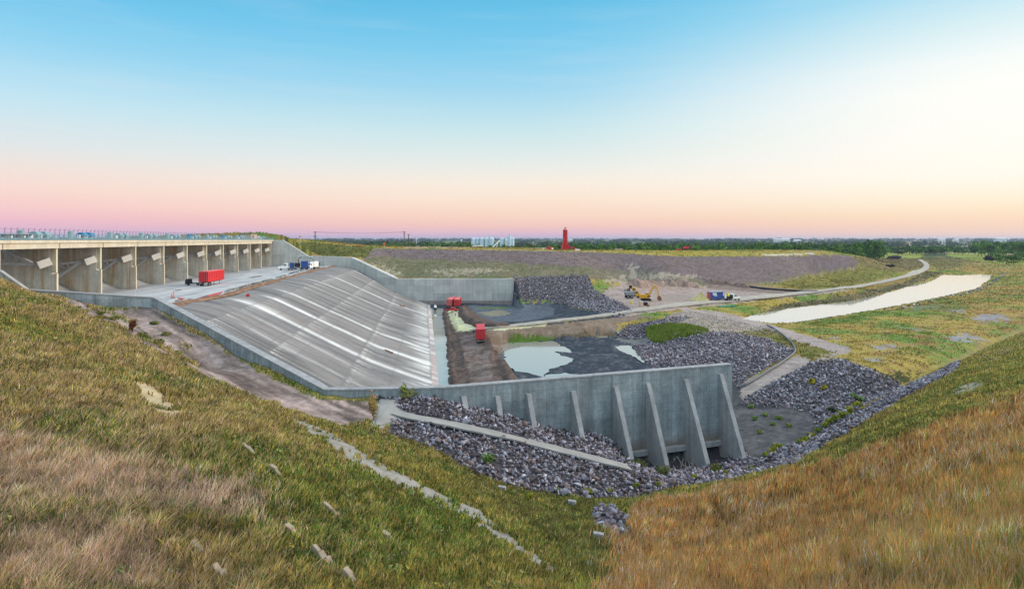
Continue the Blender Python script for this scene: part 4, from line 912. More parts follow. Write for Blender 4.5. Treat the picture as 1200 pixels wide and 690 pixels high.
def near_weeds():
    N=5200; px=RNG.uniform(-60,1260,N); d=np.exp(RNG.uniform(math.log(20),math.log(95),N)); ok=d<div_depth(px)*.96; px,d=px[ok],d[ok]; g=grid_pick(GRASSY,px,d); px,d=px[g],d[g]
    X=(px-CX)/F*d; k=(vnoise(X*.3,d*.3,120)>.5)&~in_poly(X,d,ORP); px,d,X=px[k],d[k],X[k]; Z=zat(px,d); bl=[]
    for x_,y_,z_ in zip(X,d,Z):
        r=random.uniform(.14,.42); bl.append((x_,y_,z_+r*.55,r,r,r*.6))
    V,Fc,c=leaf_cloud(bl,len(bl)*26,.055,[(.15,.22,.05),(.09,.13,.035),(.30,.32,.10),(.20,.24,.11),(.36,.30,.07),(.10,.10,.04)],77)
    tag(fast_mesh('hillside_weeds',V,Fc,M_LEAF,c,kind='stuff'),'low leafy weeds mixed into the hillside grass','weeds')
def far_tufts():
    N=420000; px=RNG.uniform(-20,1260,N); d=np.exp(RNG.uniform(math.log(95),math.log(1000),N)); ok=d>div_depth(px)*1.02; px,d=px[ok],d[ok]
    g=(grid_pick(GRASSYF,px,d)|(in_poly((px-CX)/F*d,d,BERMP)&(grid_pick(mxc,px,d)<.2)))&~grid_pick(INg,px,d); px,d=px[g],d[g]; X=(px-CX)/F*d
    cl_=vnoise(X*.35,d*.35,95); keep=RNG.uniform(0,1,len(px))<np.clip((cl_-.3)*2.2,.08,1); px,d,X=px[keep],d[keep],X[keep]; n=len(px)
    berm=in_poly(X,d,BERMP); c=grid_pick(col,px,d)*np.where(berm[:,None],RNG.uniform(.78,1.25,(n,1)),RNG.uniform(.5,1.5,(n,1))); h=RNG.uniform(.15,.55,n)*np.where(berm,.7,np.where(d>280,1.5,1)); w=d*RNG.uniform(.0012,.0026,n)
    berm=in_poly(X,d,BERMP)
    for m,nm,lab in ((berm,'berm_scrub','low dry scrub covering the long berm behind the basin'),(~berm,'meadow_grass','patchy green and tan grass on the valley floor and embankments')):
        blades(nm,px[m],d[m],h[m],w[m],c[m],lab,seg=False)
BERMP=gpoly(BERM,200); far_tufts()
RD=gpoly([(756,386),(768,382),(785,380.5),(800,381),(812,384),(830,387.5),(829,391),(812,393),(800,396.5),(786,399),(775,403.5),(762,401),(758,394)],110)
x,y=scatter(RD,7000); n=len(x); hr=RNG.uniform(.4,1.3,n)*(.6+.8*vnoise(x*.25,y*.25,131))
cr=np.where(RNG.uniform(0,1,n)[:,None]<.7,np.array((.11,.19,.025)),np.array((.24,.20,.05)))*RNG.uniform(.6,1.4,(n,1))
blades('reeds',CX+F*x/y,y,hr,y*.0018,cr,'bed of bright green reeds between the mud and the rock mound',lean=.15)

# ---------------------------------------------------------------- leafy plants
M_LEAF=mat_attr('leaf_cover',rough=.8,var=0,spec=.1,trans=.2); M_BARK=mat('bark',(.09,.065,.045),.95,.25,3)
def leaf_cloud(blobs,n,leaf,cols,seed=0,up=.0):
    """blobs (cx,cy,cz,rx,ry,rz): leaf-sized quads spread through each blob's volume"""
    rg=np.random.default_rng(seed); vol=np.array([b[3]*b[4]*b[5] for b in blobs])**.67; bi=rg.choice(len(blobs),n,p=vol/vol.sum()); B=np.array(blobs)[bi]
    q=rg.normal(size=(n,3)); q/=np.linalg.norm(q,axis=1)[:,None]; rr=rg.uniform(.35,1.06,n)**.6; c=B[:,:3]+q*rr[:,None]*B[:,3:]
    nn=q+rg.normal(0,.7,(n,3)); nn[:,2]+=.4; nn/=np.linalg.norm(nn,axis=1)[:,None]
    a=np.cross(nn,rg.normal(size=(n,3))); a/=np.linalg.norm(a,axis=1)[:,None]; b=np.cross(nn,a); s=leaf*rg.uniform(.6,1.5,(n,1))
    V=np.stack([c-a*s-b*s*.6,c+a*s*.5-b*s,c+a*s+b*s*.6,c-a*s*.5+b*s],1).reshape(-1,3); Fc=np.arange(n*4).reshape(n,4)
    cols=np.array(cols); bc=cols[rg.integers(0,len(cols),len(blobs))][bi]*rg.uniform(.75,1.3,(n,1))
    return V,Fc,np.repeat(bc,4,0)
near_weeds()
def tree_proto(i,h=14,wide=1.0,dark=1.0):
    rg=np.random.default_rng(100+i); blobs=[]
    nb=rg.integers(8,13)
    for k in range(nb):
        an=rg.uniform(0,6.28); zz=rg.uniform(.25,.9); ra=(1-abs(zz-.5)*1.2)*.34*h*wide*rg.uniform(.3,1)
        r=h*rg.uniform(.11,.2); blobs.append((math.cos(an)*ra,math.sin(an)*ra,zz*h,r*1.15*wide,r*1.15*wide,r*.9))
    cols=np.array([(.05,.115,.022),(.07,.16,.03),(.11,.21,.035),(.03,.07,.02)])*dark
    V,Fc,c=leaf_cloud(blobs,460,h*.035,cols,200+i); me=None
    cr=fast_mesh('crown',V,Fc,M_LEAF,c)
    m=MB(); m.cyl((0,0,-1),(0,0,h*.55),h*.022,h*.012,7)
    for k in range(4):
        b=blobs[k]; m.cyl((0,0,h*(.2+.08*k)),(b[0]*.8,b[1]*.8,b[2]),h*.009,h*.004,5)
    tr=m.build('trunk',M_BARK)
    return cr,tr
PROT=[tree_proto(i,14,wd,dk) for i,(wd,dk) in enumerate(((1,1),(1.2,.9),(.85,1.15),(1.1,1.3),(1.3,.8)))]
_used=set()
def tree(px,d,h,lab,grp,i=None,wide=1.0,z=None):
    i=random.randrange(5) if i is None else i
    x=(px-CX)/F*d; zz=float(zat(px,d)) if z is None else z
    e=empty('tree',(x,d,zz),random.uniform(0,6.3),lab,'tree',grp); s=h/14; e.scale=(s*wide,s*wide,s)
    for p in PROT[i]:
        if p.name not in _used: _used.add(p.name); p.parent=e
        else: c=p.copy(); COL.objects.link(c); c.parent=e
    return e
def tree_top(px,d,ytop): return -(ytop-HY)/F*d-float(zat(px,d))
def treeline(n,px0,px1,d0,d1,y0,y1,lab,grp,hm=(7,27),wd=1.2):
    for k in range(n):
        px=px0+(px1-px0)*(k+random.uniform(.1,.9))/n; d=random.uniform(d0,d1); h=tree_top(px,d,random.uniform(y0,y1)); h=min(max(h,hm[0]),hm[1])
        tree(px,d,h,lab,grp,wide=wd*random.uniform(.85,1.25)*(14/h if h>18 else 1)**.4)
treeline(52,672,1005,700,1000,283.2,287,'dark green tree in the belt of trees behind the berm','tree belt behind the berm')
treeline(30,680,1000,640,760,287,290,'mid green bushy tree in front of the dark tree belt','bushy trees before the belt',hm=(6,18),wd=1.3)
treeline(26,545,660,620,900,285.5,289.5,'bright green tree between the grain silos and the red tower','trees near the red tower',hm=(5,16),wd=1.3)
treeline(26,430,560,900,1500,282.8,286.0,'dull green tree in the far row left of the silos','far trees left of the silos',hm=(8,24),wd=1.5)
treeline(12,1002,1032,820,960,279.5,286,'tall dark tree in the clump at the end of the berm','tree clump at the berm end',hm=(14,29),wd=.9)
treeline(9,985,1012,700,800,288,294,'grey green bush in front of the tall tree clump','bushes before the tree clump',hm=(4,13),wd=1.3)
treeline(26,1028,1130,1150,1400,285.8,288.2,'small dark tree in the hedge row beyond the hay field','hedge row beyond the hay field',hm=(6,17),wd=1.5)
treeline(26,1142,1235,950,1250,280.8,285.5,'full green tree in the wood beyond the channel','wood beyond the channel',hm=(12,28),wd=1.2)
treeline(8,1165,1230,700,850,288,293,'low dark bush before the wood beyond the channel','bushes before the wood',hm=(4,12),wd=1.3)
# far woods: nobody could count them
def far_wood():
    blobs=[]
    for d0,d1,n,px0,px1,h in ((1500,2300,420,380,1260,17),(2400,4200,620,360,1260,20),(4500,8000,520,300,1300,26),(8500,12500,420,200,1300,30)):
        for k in range(n):
            px=random.uniform(px0,px1); d=random.uniform(d0,d1)
            if d<2400 and px>1015 and not 1150<px: continue
            if vnoise(np.array([px*.02]),np.array([d/900.]),97)[0]<.42: continue
            z=float(zat(px,d)); L_=random.uniform(1.0,3.2); blobs.append(((px-CX)/F*d,d,z+h*.38,h*L_,h*.9,h*.62*random.uniform(.7,1.25)))
    Vs=[];Fs=[];Cs=[];o=0
    for i,b in enumerate(blobs):
        V,Fc,c=leaf_cloud([b],46,b[5]*.30,[(.035,.06,.025),(.05,.08,.03)],500+i); Vs.append(V);Fs.append(Fc+o);Cs.append(c);o+=len(V)
    tag(fast_mesh('far_woods',np.concatenate(Vs),np.concatenate(Fs),M_LEAF,np.concatenate(Cs),kind='stuff'),'far dark woods on the plain below the horizon','woods')
far_wood()
def shrub(name,px,py,wpx,hpx,cols,lab,cat='shrub',grp=None,n=260,dmin=50,stem=True,flower=None):
    x,y,z=ray(px,py,dmin); sc=y/F; w=wpx*sc/2; h=hpx*sc
    rg=random.Random(int(px*7+py)); blobs=[(rg.uniform(-.55,.55)*w,rg.uniform(-.4,.4)*w,h*rg.uniform(.3,.8),w*rg.uniform(.35,.6),w*rg.uniform(.35,.6),h*rg.uniform(.22,.36)) for _ in range(7)]
    e=empty(name,(x,y,z),0,lab,cat,grp); V,Fc,c=leaf_cloud(blobs,n,max(.05,y*.0011),cols,int(px+py*3)); f=fast_mesh('foliage',V,Fc,M_LEAF,c); f.parent=e
    m=MB()
    for b in blobs: m.cyl((0,0,-.2),(b[0],b[1],b[2]),.025,.01,5)
    m.build('stem',M_BARK,e); return e
GR=[(.10,.20,.03),(.14,.24,.045)]; YG=[(.22,.24,.03),(.34,.30,.03),(.13,.17,.03)]
shrub('shrub',572,545,16,15,GR,'bright green bush growing on the rock slope below the path')
shrub('shrub',155,389,9,15,[(.16,.05,.025),(.12,.045,.02)],'rust red bush on the bare gravel slope',dmin=80)
shrub('shrub',478,467,24,17,YG,'yellow green bush between the wall and the head of the path',dmin=70)
shrub('grass_clump',438,492,13,34,[(.40,.28,.11),(.33,.22,.08)],'tall straw coloured clump beside the concrete landing',dmin=60,n=420)
shrub('goldenrod',951,451,9,8,[(.45,.36,.02),(.2,.22,.03)],'larger yellow flowering plant on the upper rock slope',dmin=90)
shrub('goldenrod',966,456,6,5,[(.45,.36,.02),(.2,.22,.03)],'smaller yellow flowering plant on the upper rock slope',dmin=90)
shrub('shrub',999,467,10,9,[(.22,.30,.12),(.15,.22,.08)],'pale green bush at the top of the gully',dmin=90); shrub('shrub',1008,470,9,6,[(.2,.28,.1)],'low pale green bush beside the gully head bush',dmin=90)
shrub('shrub',975,483,14,7,[(.04,.06,.02),(.07,.09,.03)],'dark round bush on the pale rocks above the pit',dmin=90)
for k,(px,py) in enumerate([(1004,478),(997,484),(988,489),(979,494),(972,498),(965,503),(957,509),(950,514),(944,519),(938,522),(905,531),(897,536),(912,527)]):
    shrub('goldenrod',px,py,13,8,YG,'yellow green goldenrod in the row along the gully','goldenrod plant','goldenrod along the gully',200,80)
for k,(px,py,lab) in enumerate([(776,556,'green weed clump between the two tallest buttress feet'),(748,548,'low weed clump at the foot of the wall by the path end'),(838,554,'green weed clump beside the last buttress foot'),(700,470,None)]):
    if lab: shrub('shrub',px,py,22,10,[(.07,.10,.025),(.14,.14,.03)],lab,dmin=60)
for px,py in [(620,585),(655,578),(715,577),(745,572),(770,570),(815,562),(850,558),(690,579),(880,552),(598,580)]:
    shrub('weed_clump',px,py,10,7,YG,'yellow green weed clump along the edge of the rocks and the grass','weed clump','weeds along the foot of the rocks',150,40)
for k,(px,py,w,h) in enumerate([(100,367,16,5),(118,368,14,4),(118,374,20,5),(133,375,18,6),(165,395,16,5),(185,402,16,5),(205,416,22,5),(195,393,14,4),(180,380,12,4),(90,363,10,4)]):
    shrub('weed_clump',px,py,w,h,[(.10,.14,.03),(.2,.17,.04)],'green weed clump in the cracks of the gravel slope','weed clump','weeds on the gravel slope beside the wall',140,75)
for px,py in [(884,492),(896,487),(905,498),(890,508),(913,491),(880,478),(925,500)]:
    shrub('weed_clump',px,py,9,4,[(.12,.20,.04),(.2,.24,.05)],'green weed clump on the grey pit floor','weed clump','weeds on the grey pit floor',90,85)
# brush heaps in the hay fields
for px,py,w,h,lab in ((1047.5,303.4,21,3.6,'larger dark brush heap on the near left hay field'),(1053,297.2,14,2.2,'small dark brush heap at the far side of the left hay field'),(1124.5,296,7,2.4,'smallest dark brush heap on the right hay field'),(1163.5,306.6,20,4.8,'largest dark brush heap on the right hay field')):
    shrub('brush_heap',px,py,w,h*1.5,[(.05,.045,.055),(.07,.055,.06)],lab,'brush heap',None,320,400)
for px,py,w,h,lab in ((1043,312.5,10,2,'low dark heap on the brown field beside the bend of the road'),(716,294,8,2,None)):
    if lab: shrub('brush_heap',px,py,w,h,[(.05,.045,.055)],lab,'brush heap',None,150,300)

# dark earth windrows pushed up beside the sand and the canal
def windrow(pts,w,h,dmin,lab,cl=(.085,.06,.05)):
    D=[np.array(ray(px,py,dmin)) for px,py in pts]; L=[]
    for a,b in zip(D[:-1],D[1:]):
        k=max(1,int(np.linalg.norm(b-a)/1.0)); L+=[a+(b-a)*q/k for q in range(k)]
    L=np.array(L+[D[-1]]); T=np.gradient(L[:,:2],axis=0); T/=np.linalg.norm(T,axis=1)[:,None]+1e-9; Nn=np.stack([-T[:,1],T[:,0]],-1); V=[];Fc=[];cs=[]; K=7
    for i in range(len(L)):
        e=min(1,i/4,(len(L)-1-i)/4); hh=h*e*(.55+.9*vnoise(np.array([i*.33]),np.array([pts[0][0]*1.]),111)[0]); ww=w*(.8+.5*vnoise(np.array([i*.21]),np.array([pts[0][1]*1.]),112)[0])
        for k in range(K):
            t=k/(K-1)*2-1; x,y=L[i,:2]+Nn[i]*t*ww; j=random.uniform(-.16,.16); V.append((x+j,y+j,float(zxy(x,y))-.15+hh*(1-t*t)**1.2+random.uniform(-.12,.12)*(abs(t)<.9))); cs.append(np.array(cl)*random.uniform(.6,1.5))
    for i in range(len(L)-1):
        for k in range(K-1): Fc.append((i*K+k,i*K+k+1,(i+1)*K+k+1,(i+1)*K+k))
    tag(fast_mesh('earth_bank',V,Fc,M_DIRT,np.array(cs),kind='stuff'),lab,'earth bank')
windrow([(530,457),(527.5,430),(526.5,410),(525,395),(522.5,380),(520.5,366)],1.5,1.2,120,'dark earth bank along the canal edge')
windrow([(541.5,361),(544,370),(551,377.5),(563,382.5),(580,384.5),(602,383)],2.2,1.6,150,'dark earth bank behind the yellow sand')
windrow([(606,461),(600,448),(592,434),(586,420)],1.6,1.1,120,'brown earth bank between the trailer ground and the pond')
windrow([(742,335.5),(765,334.5),(790,334.5),(812,336.5),(826,338)],5,3.2,200,'reddish spoil bank at the back of the works yard',(.24,.165,.135))
windrow([(826,330.5),(845,331.5),(862,334),(880,337.5)],3.5,2.0,200,'dark spoil bank behind the sand pile',(.14,.10,.085))
# ---------------------------------------------------------------- vehicles and site things
M_RED=mat('red_paint',(.52,.012,.018),.45,.12,.4,spec=.4); M_REDROOF=mat('faded_red_roof',(.62,.13,.13),.6,.1,.5)
M_WHITE=mat('white_paint',(.78,.78,.77),.45,.06,1,spec=.4); M_BLACK=mat('black_rubber',(.02,.02,.022),.8,.2,2); M_BLUE=mat('blue_paint',(.015,.06,.25),.45,.12,.6,spec=.4)
M_YEL=mat('yellow_paint',(.62,.30,.015),.5,.15,.6,spec=.4); M_GLASS=mat('vehicle_glass',(.03,.05,.06),.1,.1,1,spec=.6); M_GREY=mat('grey_metal',(.25,.25,.26),.5,.15,1,metal=.3)
M_ORANGE=mat('safety_orange',(.85,.16,.02),.6,.05,2); M_LAMP=mat('tail_lamp',(.5,.02,.02),.3); M_CHROME=mat('bright_metal',(.6,.6,.6),.25,.05,1,metal=.9); M_SKINTONE=mat('skin',(.45,.27,.2),.6); M_NAVY=mat('dark_trousers',(.03,.035,.06),.9)
M_PINK=mat('faded_red_panel',(.55,.09,.09),.55,.1,.6); M_HIVIS=mat('yellow_vest',(.75,.65,.03),.6); M_TYRE=M_BLACK; M_RUST=mat('rusty_steel',(.22,.09,.04),.85,.3,2)
def wheel(par,x,y,r=.52,w=.32,z=None):
    t=MB().cyl((x,y-w/2,r if z is None else z),(x,y+w/2,r if z is None else z),r,r,16).build('wheel',M_TYRE,par)
    s=1 if y>0 else -1; MB().cyl((x,y+s*w*.5,r if z is None else z),(x,y+s*(w*.5+.03),r if z is None else z),r*.52,r*.45,12).build('rim',M_GREY,t)
def box_trailer(name,loc,rz,L,lab,cat='trailer',mt=None,roof=None,H=2.85,W=2.55,dz=1.15,legs=True,axles=2,grp=None):
    """x forward, rear at x=0"""
    mt=mt or M_RED; e=empty(name,loc,rz,lab,cat,grp)
    MB().box((L/2,0,dz+H/2),(L,W,H)).build('cargo_box',mt,e,bevel=.04)
    m=MB(); k=int(L/1.2)
    for i in range(k+1):
        for s in (-1,1): m.box((.1+i*(L-.2)/k,s*(W/2+.02),dz+H/2),(.07,.05,H-.25))
    m.build('side_rib',mt,e)
    MB().box((L/2,0,dz+H+.045),(L-.06,W-.06,.08)).build('roof_panel',roof or M_REDROOF,e)
    d=MB().box((-.03,0,dz+H/2),(.06,W-.2,H-.25)).build('rear_door',mt,e)
    m=MB()
    for s in (-.45,-.15,.15,.45): m.bar((-.08,s*W*.8,dz+.15),(-.08,s*W*.8,dz+H-.15),.05)
    m.build('lock_rod',M_GREY,d)
    MB().box((L/2,0,dz-.14),(L-.3,1.1,.24)).build('chassis',M_BLACK,e)
    MB().box((.02,0,dz-.42),(.12,W*.9,.14)).bar((.05,-.7,dz-.4),(.05,-.7,dz),.1).bar((.05,.7,dz-.4),(.05,.7,dz),.1).build('rear_bumper',M_GREY,e)
    for s in (-1,1): MB().box((-.05,s*W*.42,dz-.1),(.05,.2,.16)).build('tail_light',M_LAMP,e)
    for i in range(axles):
        for s in (-1,1): wheel(e,1.2+1.3*i,s*(W/2-.2))
    if legs:
        for s in (-1,1): MB().bar((L-2.6,s*.8,dz-.1),(L-2.6,s*.8,.12),.14).box((L-2.6,s*.8,.06),(.35,.3,.12)).build('landing_leg',M_GREY,e)
    return e
def cab(par,x0,mt,hood=True,W=2.4):
    """cab facing +x, front bumper near x0"""
    prof=[(x0-4.2,.9),(x0-4.2,3.0),(x0-3.9,3.25),(x0-2.4,2.75),(x0-1.8,1.95),(x0-.1,1.7),(x0,1.2),(x0,.7),(x0-.9,.7)] if hood else [(x0-2.6,.9),(x0-2.6,3.1),(x0-.5,3.1),(x0,2.0),(x0,.6)]
    c=MB().prism(prof,'y',-W/2,W/2).build('cab',mt,par,bevel=.06)
    wx=x0-2.08 if hood else x0-.24
    a=(x0-2.36,2.69) if hood else (x0-.46,2.95); b=(x0-1.84,2.02) if hood else (x0-.04,2.1)
    nx,nz=(.79,.61) if hood else (.9,.42)
    m=MB().add([(a[0]+nx*.03,-W*.42,a[1]+nz*.03),(b[0]+nx*.03,-W*.42,b[1]+nz*.03),(b[0]+nx*.03,W*.42,b[1]+nz*.03),(a[0]+nx*.03,W*.42,a[1]+nz*.03)],[(0,1,2,3)]); m.build('windscreen',M_GLASS,c)
    for s in (-1,1):
        MB().box((x0-3.0 if hood else x0-1.1,s*(W/2+.015),2.35),(1.0,.04,.62)).build('side_window',M_GLASS,c)
        MB().box((x0-2.3 if hood else x0-.2,s*(W/2+.22),2.3),(.1,.2,.55)).build('mirror',M_BLACK,c)
        MB().box((x0+.02,s*W*.36,1.15),(.06,.34,.24)).build('headlight',M_CHROME,c)
    MB().box((x0+.025,0,1.3),(.05,1.05,.7)).build('grille',M_CHROME,c)
    MB().box((x0+.08,0,.62),(.2,W*.98,.32)).build('bumper',M_CHROME,c)
    return c
def frame_rails(par,x0,x1): MB().box(((x0+x1)/2,.42,.85),(x1-x0,.12,.25)).box(((x0+x1)/2,-.42,.85),(x1-x0,.12,.25)).box(((x0+x1)/2,0,.85),(.3,.84,.2)).build('chassis',M_BLACK,par)
def head(a,b): return math.atan2(b[1]-a[1],b[0]-a[0])
def gp(px,py,dmin=100): return ray(px,py,dmin)

# red trailer standing on the apron
a=at(243,335.4,APRON); b=at(259.6,332,APRON)
hz=math.pi/2+.10
box_trailer('box_trailer',(a[0]-1.2,a[1],APRON),hz,13.0,'long red box trailer parked alone on the apron before the gates',H=3.0,dz=1.2)
# dark utility truck beside it
p=at(224,334.6,APRON); e=empty('flatbed_truck',(p[0]+1.2,p[1]+1.5,APRON),math.pi+.2,'small black flatbed truck beside the red trailer on the apron','truck'); e.scale=(.62,)*3
cab(e,5.4,M_BLACK,False,2.0); frame_rails(e,-1,5); MB().box((.9,0,1.1),(4.0,2.1,.16)).box((2.7,0,1.6),(.1,2.0,1.0)).build('flat_bed',M_BLACK,e)
for xx in (0,4.2):
    for s in (-1,1): wheel(e,xx,s*.9,.42)
# blue tank truck, facing the gates
p=at(322,316.8,APRON); e=empty('tank_truck',(p[0]+5.5,p[1]+2,APRON),math.pi+.35,'white cab truck with blue boxes and black racks on the apron','truck')
cab(e,4.6,M_WHITE); frame_rails(e,-8,4)
MB().box((-6.6,0,2.5),(3.0,2.5,2.9)).build('blue_box',M_BLUE,e,bevel=.05); MB().box((-8.14,0,2.7),(.05,1.6,1.5)).build('white_panel',M_WHITE,e)
m=MB().box((-3.6,0,2.2),(2.4,2.3,1.9)); m.build('black_rack',M_BLACK,e,bevel=.05); MB().box((-1.2,0,2.2),(1.7,2.3,2.2)).build('blue_locker',M_BLUE,e,bevel=.05)
MB().cyl((-2.1,-1.0,1.2),(-2.1,-1.0,3.4),.16,.16,10).build('exhaust_pipe',M_RUST,e)
for xx in (-7.2,-5.9,-1.2,0,3.3):
    for s in (-1,1): wheel(e,xx,s*1.05,.5)
# white pickup
def pickup(loc,rz,mt,lab):
    e=empty('pickup_truck',loc,rz,lab,'pickup'); prof=[(-2.6,.5),(-2.6,1.15),(-.6,1.15),(-.5,1.85),(.9,1.85),(1.5,1.2),(2.7,1.05),(2.75,.5)]
    b=MB().prism(prof,'y',-.95,.95).build('body',mt,e,bevel=.06); MB().add([(.97,-.8,1.8),(1.5,-.8,1.24),(1.5,.8,1.24),(.97,.8,1.8)],[(0,1,2,3)]).build('windscreen',M_GLASS,e)
    for s in (-1,1): MB().box((.2,s*.96,1.5),(1.2,.03,.45)).build('side_window',M_GLASS,e); MB().box((2.74,s*.7,.85),(.05,.3,.18)).build('headlight',M_CHROME,e); MB().box((-2.61,s*.8,.9),(.04,.18,.3)).build('tail_light',M_LAMP,e)
    MB().box((-.56,0,1.5),(.03,1.5,.45)).build('rear_window',M_GLASS,e); MB().box((-1.6,0,1.16),(1.8,1.6,.04)).build('load_bed',M_BLACK,e)
    for xx in (-1.7,1.75):
        for s in (-1,1): wheel(e,xx,s*.85,.4,.26)
    return e
p=at(349,315.6,APRON); pickup((p[0],p[1]+1,APRON),math.pi*.95,M_WHITE,'white pickup between the tank truck and the boom truck')
# boom truck with a tall hose arm
p=at(361.5,316.3,APRON); e=empty('pump_truck',(p[0],p[1]+7,APRON),-math.pi*.58,'white pump truck with a raised arm bending down beside it','truck')
cab(e,4.6,M_WHITE,False); frame_rails(e,-4,4); MB().box((-.6,0,2.3),(3.4,2.4,2.5)).build('pump_body',M_WHITE,e,bevel=.06); MB().cyl((-2.9,-.9,2.2),(-2.9,.9,2.2),.9,.9,16).build('hopper',M_BLACK,e)
m=MB().tube([(-.5,-.4,3.5),(-.3,-.6,5.0),(0,-3,5.6),(.2,-6,5.5),(.3,-7.3,5.2),(.3,-7.7,4.2),(.3,-7.7,.3)],.16); m.build('hose_arm',M_BLACK,e); MB().tube([(-.5,-.4,5.1),(0,-3,5.75),(.2,-6,5.68)],.14).build('boom',M_WHITE,e)
for xx in (-2.8,-1.6,3.4):
    for s in (-1,1): wheel(e,xx,s*1.05,.5)

# three red trailers on the basin floor
def basin_trailer(px,py,wpx,aim,L,lab,mt,roof,dmin=120):
    x,y,z=ray(px,py,dmin); return box_trailer('box_trailer',(x,y,float(zxy(x,y))+.15),aim,L,lab,mt=mt,roof=roof,H=2.9,axles=2,grp=None)
# rear faces the camera
basin_trailer(563.3,402.8,11,math.pi/2+.06,12,'bright red trailer parked on the brown dirt nearest the canal end of the causeway',M_RED,M_RED)
basin_trailer(526.5,361.6,6.5,math.pi/2-.05,13,'faded pink red trailer backed against the far wall, canal side',M_PINK,M_REDROOF,200)
basin_trailer(535.2,361.8,6.5,math.pi/2+.02,13,'orange red trailer beside the faded one against the far wall',M_RED,M_REDROOF,200)
x,y,z=ray(529.5,365,200); pickup((x,y,float(zxy(x,y))+.05),-.1,M_RED,'red pickup parked behind the faded red trailer')

# people
def person(px,py,rz,lab,pose='stand',top=None,dmin=100,onz=None,hat=None):
    x,y,z=ray(px,py,dmin) if onz is None else at(px,py,onz)
    if onz is None: z=float(zxy(x,y))
    e=empty('person',(x,y,z+.0),rz,lab,'person')
    J={'pel':(0,0,.95),'che':(.02,0,1.3),'nec':(.02,0,1.5),'hea':(.04,0,1.68),'hl':(0,.1,.9),'kl':(.06,.12,.5),'al':(0,.12,.08),'tl':(.2,.13,.03),'hr':(0,-.1,.9),'kr':(-.02,-.12,.5),'ar':(-.06,-.12,.08),'tr':(.14,-.13,.03),'sl':(0,.2,1.43),'el':(.03,.27,1.15),'wl':(.15,.25,.92),'sr':(0,-.2,1.43),'er':(.03,-.27,1.15),'wr':(.18,-.22,.95)}
    if pose=='kneel': J.update({'pel':(0,0,.5),'che':(.18,0,.82),'nec':(.26,0,1.0),'hea':(.32,0,1.16),'hl':(0,.1,.47),'kl':(.38,.14,.35),'al':(.3,.14,.07),'tl':(.48,.14,.03),'hr':(0,-.1,.47),'kr':(.25,-.14,.08),'ar':(-.18,-.14,.09),'tr':(-.3,-.14,.05),'sl':(.2,.2,.95),'el':(.38,.24,.72),'wl':(.58,.2,.55),'sr':(.2,-.2,.95),'er':(.36,-.24,.7),'wr':(.55,-.2,.5)})
    names=list(J); ed=[('pel','che'),('che','nec'),('nec','hea'),('pel','hl'),('hl','kl'),('kl','al'),('al','tl'),('pel','hr'),('hr','kr'),('kr','ar'),('ar','tr'),('che','sl'),('sl','el'),('el','wl'),('che','sr'),('sr','er'),('er','wr')]
    rad={'pel':.15,'che':.17,'nec':.06,'hea':.105,'hl':.1,'kl':.07,'al':.05,'tl':.045,'hr':.1,'kr':.07,'ar':.05,'tr':.045,'sl':.075,'el':.05,'wl':.038,'sr':.075,'er':.05,'wr':.038}
    me=bpy.data.meshes.new('body'); me.from_pydata([J[k] for k in names],[(names.index(a),names.index(b)) for a,b in ed],[]); me.update()
    o=bpy.data.objects.new('body',me); COL.objects.link(o); o.parent=e; me.materials.append(M_NAVY)
    sk=o.modifiers.new('Skin','SKIN'); sv=me.skin_vertices[0].data
    for i,k in enumerate(names): sv[i].radius=(rad[k],rad[k]); sv[i].use_root=(k=='pel')
    ss=o.modifiers.new('Sub','SUBSURF'); ss.levels=1; ss.render_levels=1
    h=Vector(J['hea']); c=Vector(J['che']); n_=Vector(J['nec']); p=Vector(J['pel'])
    MB().tube([p+(c-p)*.15,c,n_-(n_-c)*.25],[.205,.235,.15],10).build('vest',top or M_ORANGE,e)
    MB().tube([h+Vector((0,0,.03)),h+Vector((0,0,.10)),h+Vector((0,0,.165))],[.135,.13,.05],12).build('hard_hat',hat or M_WHITE,e)
    MB().tube([h+Vector((.01,0,-.09)),h+Vector((.03,0,-.02)),h+Vector((.02,0,.04))],[.07,.118,.11],10).build('face',M_SKINTONE,e)
    return e
person(533.6,371.2,-1.2,'person in an orange vest and dark trousers standing on the yellow sand',dmin=150)
person(345.8,314.6,-1.8,'person in an orange vest beside the white pickup on the apron',onz=APRON)
person(506.8,373.6,.3,'person in a yellow vest kneeling at the chute edge by the canal','kneel',M_HIVIS,onz=-32.1,hat=M_YEL)
# pump set with round white tank at the canal head
x,y,z=ray(510,366.5,150); e=empty('pump_set',(x,y,-31.9),0,'small black pump with a round white tank at the head of the canal','pump')
MB().box((0,0,.9),(1.3,1.5,1.1)).build('engine_box',M_BLACK,e,bevel=.05); MB().cyl((0,0,1.45),(0,0,2.5),.62,.5,16).build('white_tank',M_WHITE,e); 
for s in (-1,1): wheel(e,0,s*.75,.35,.2)
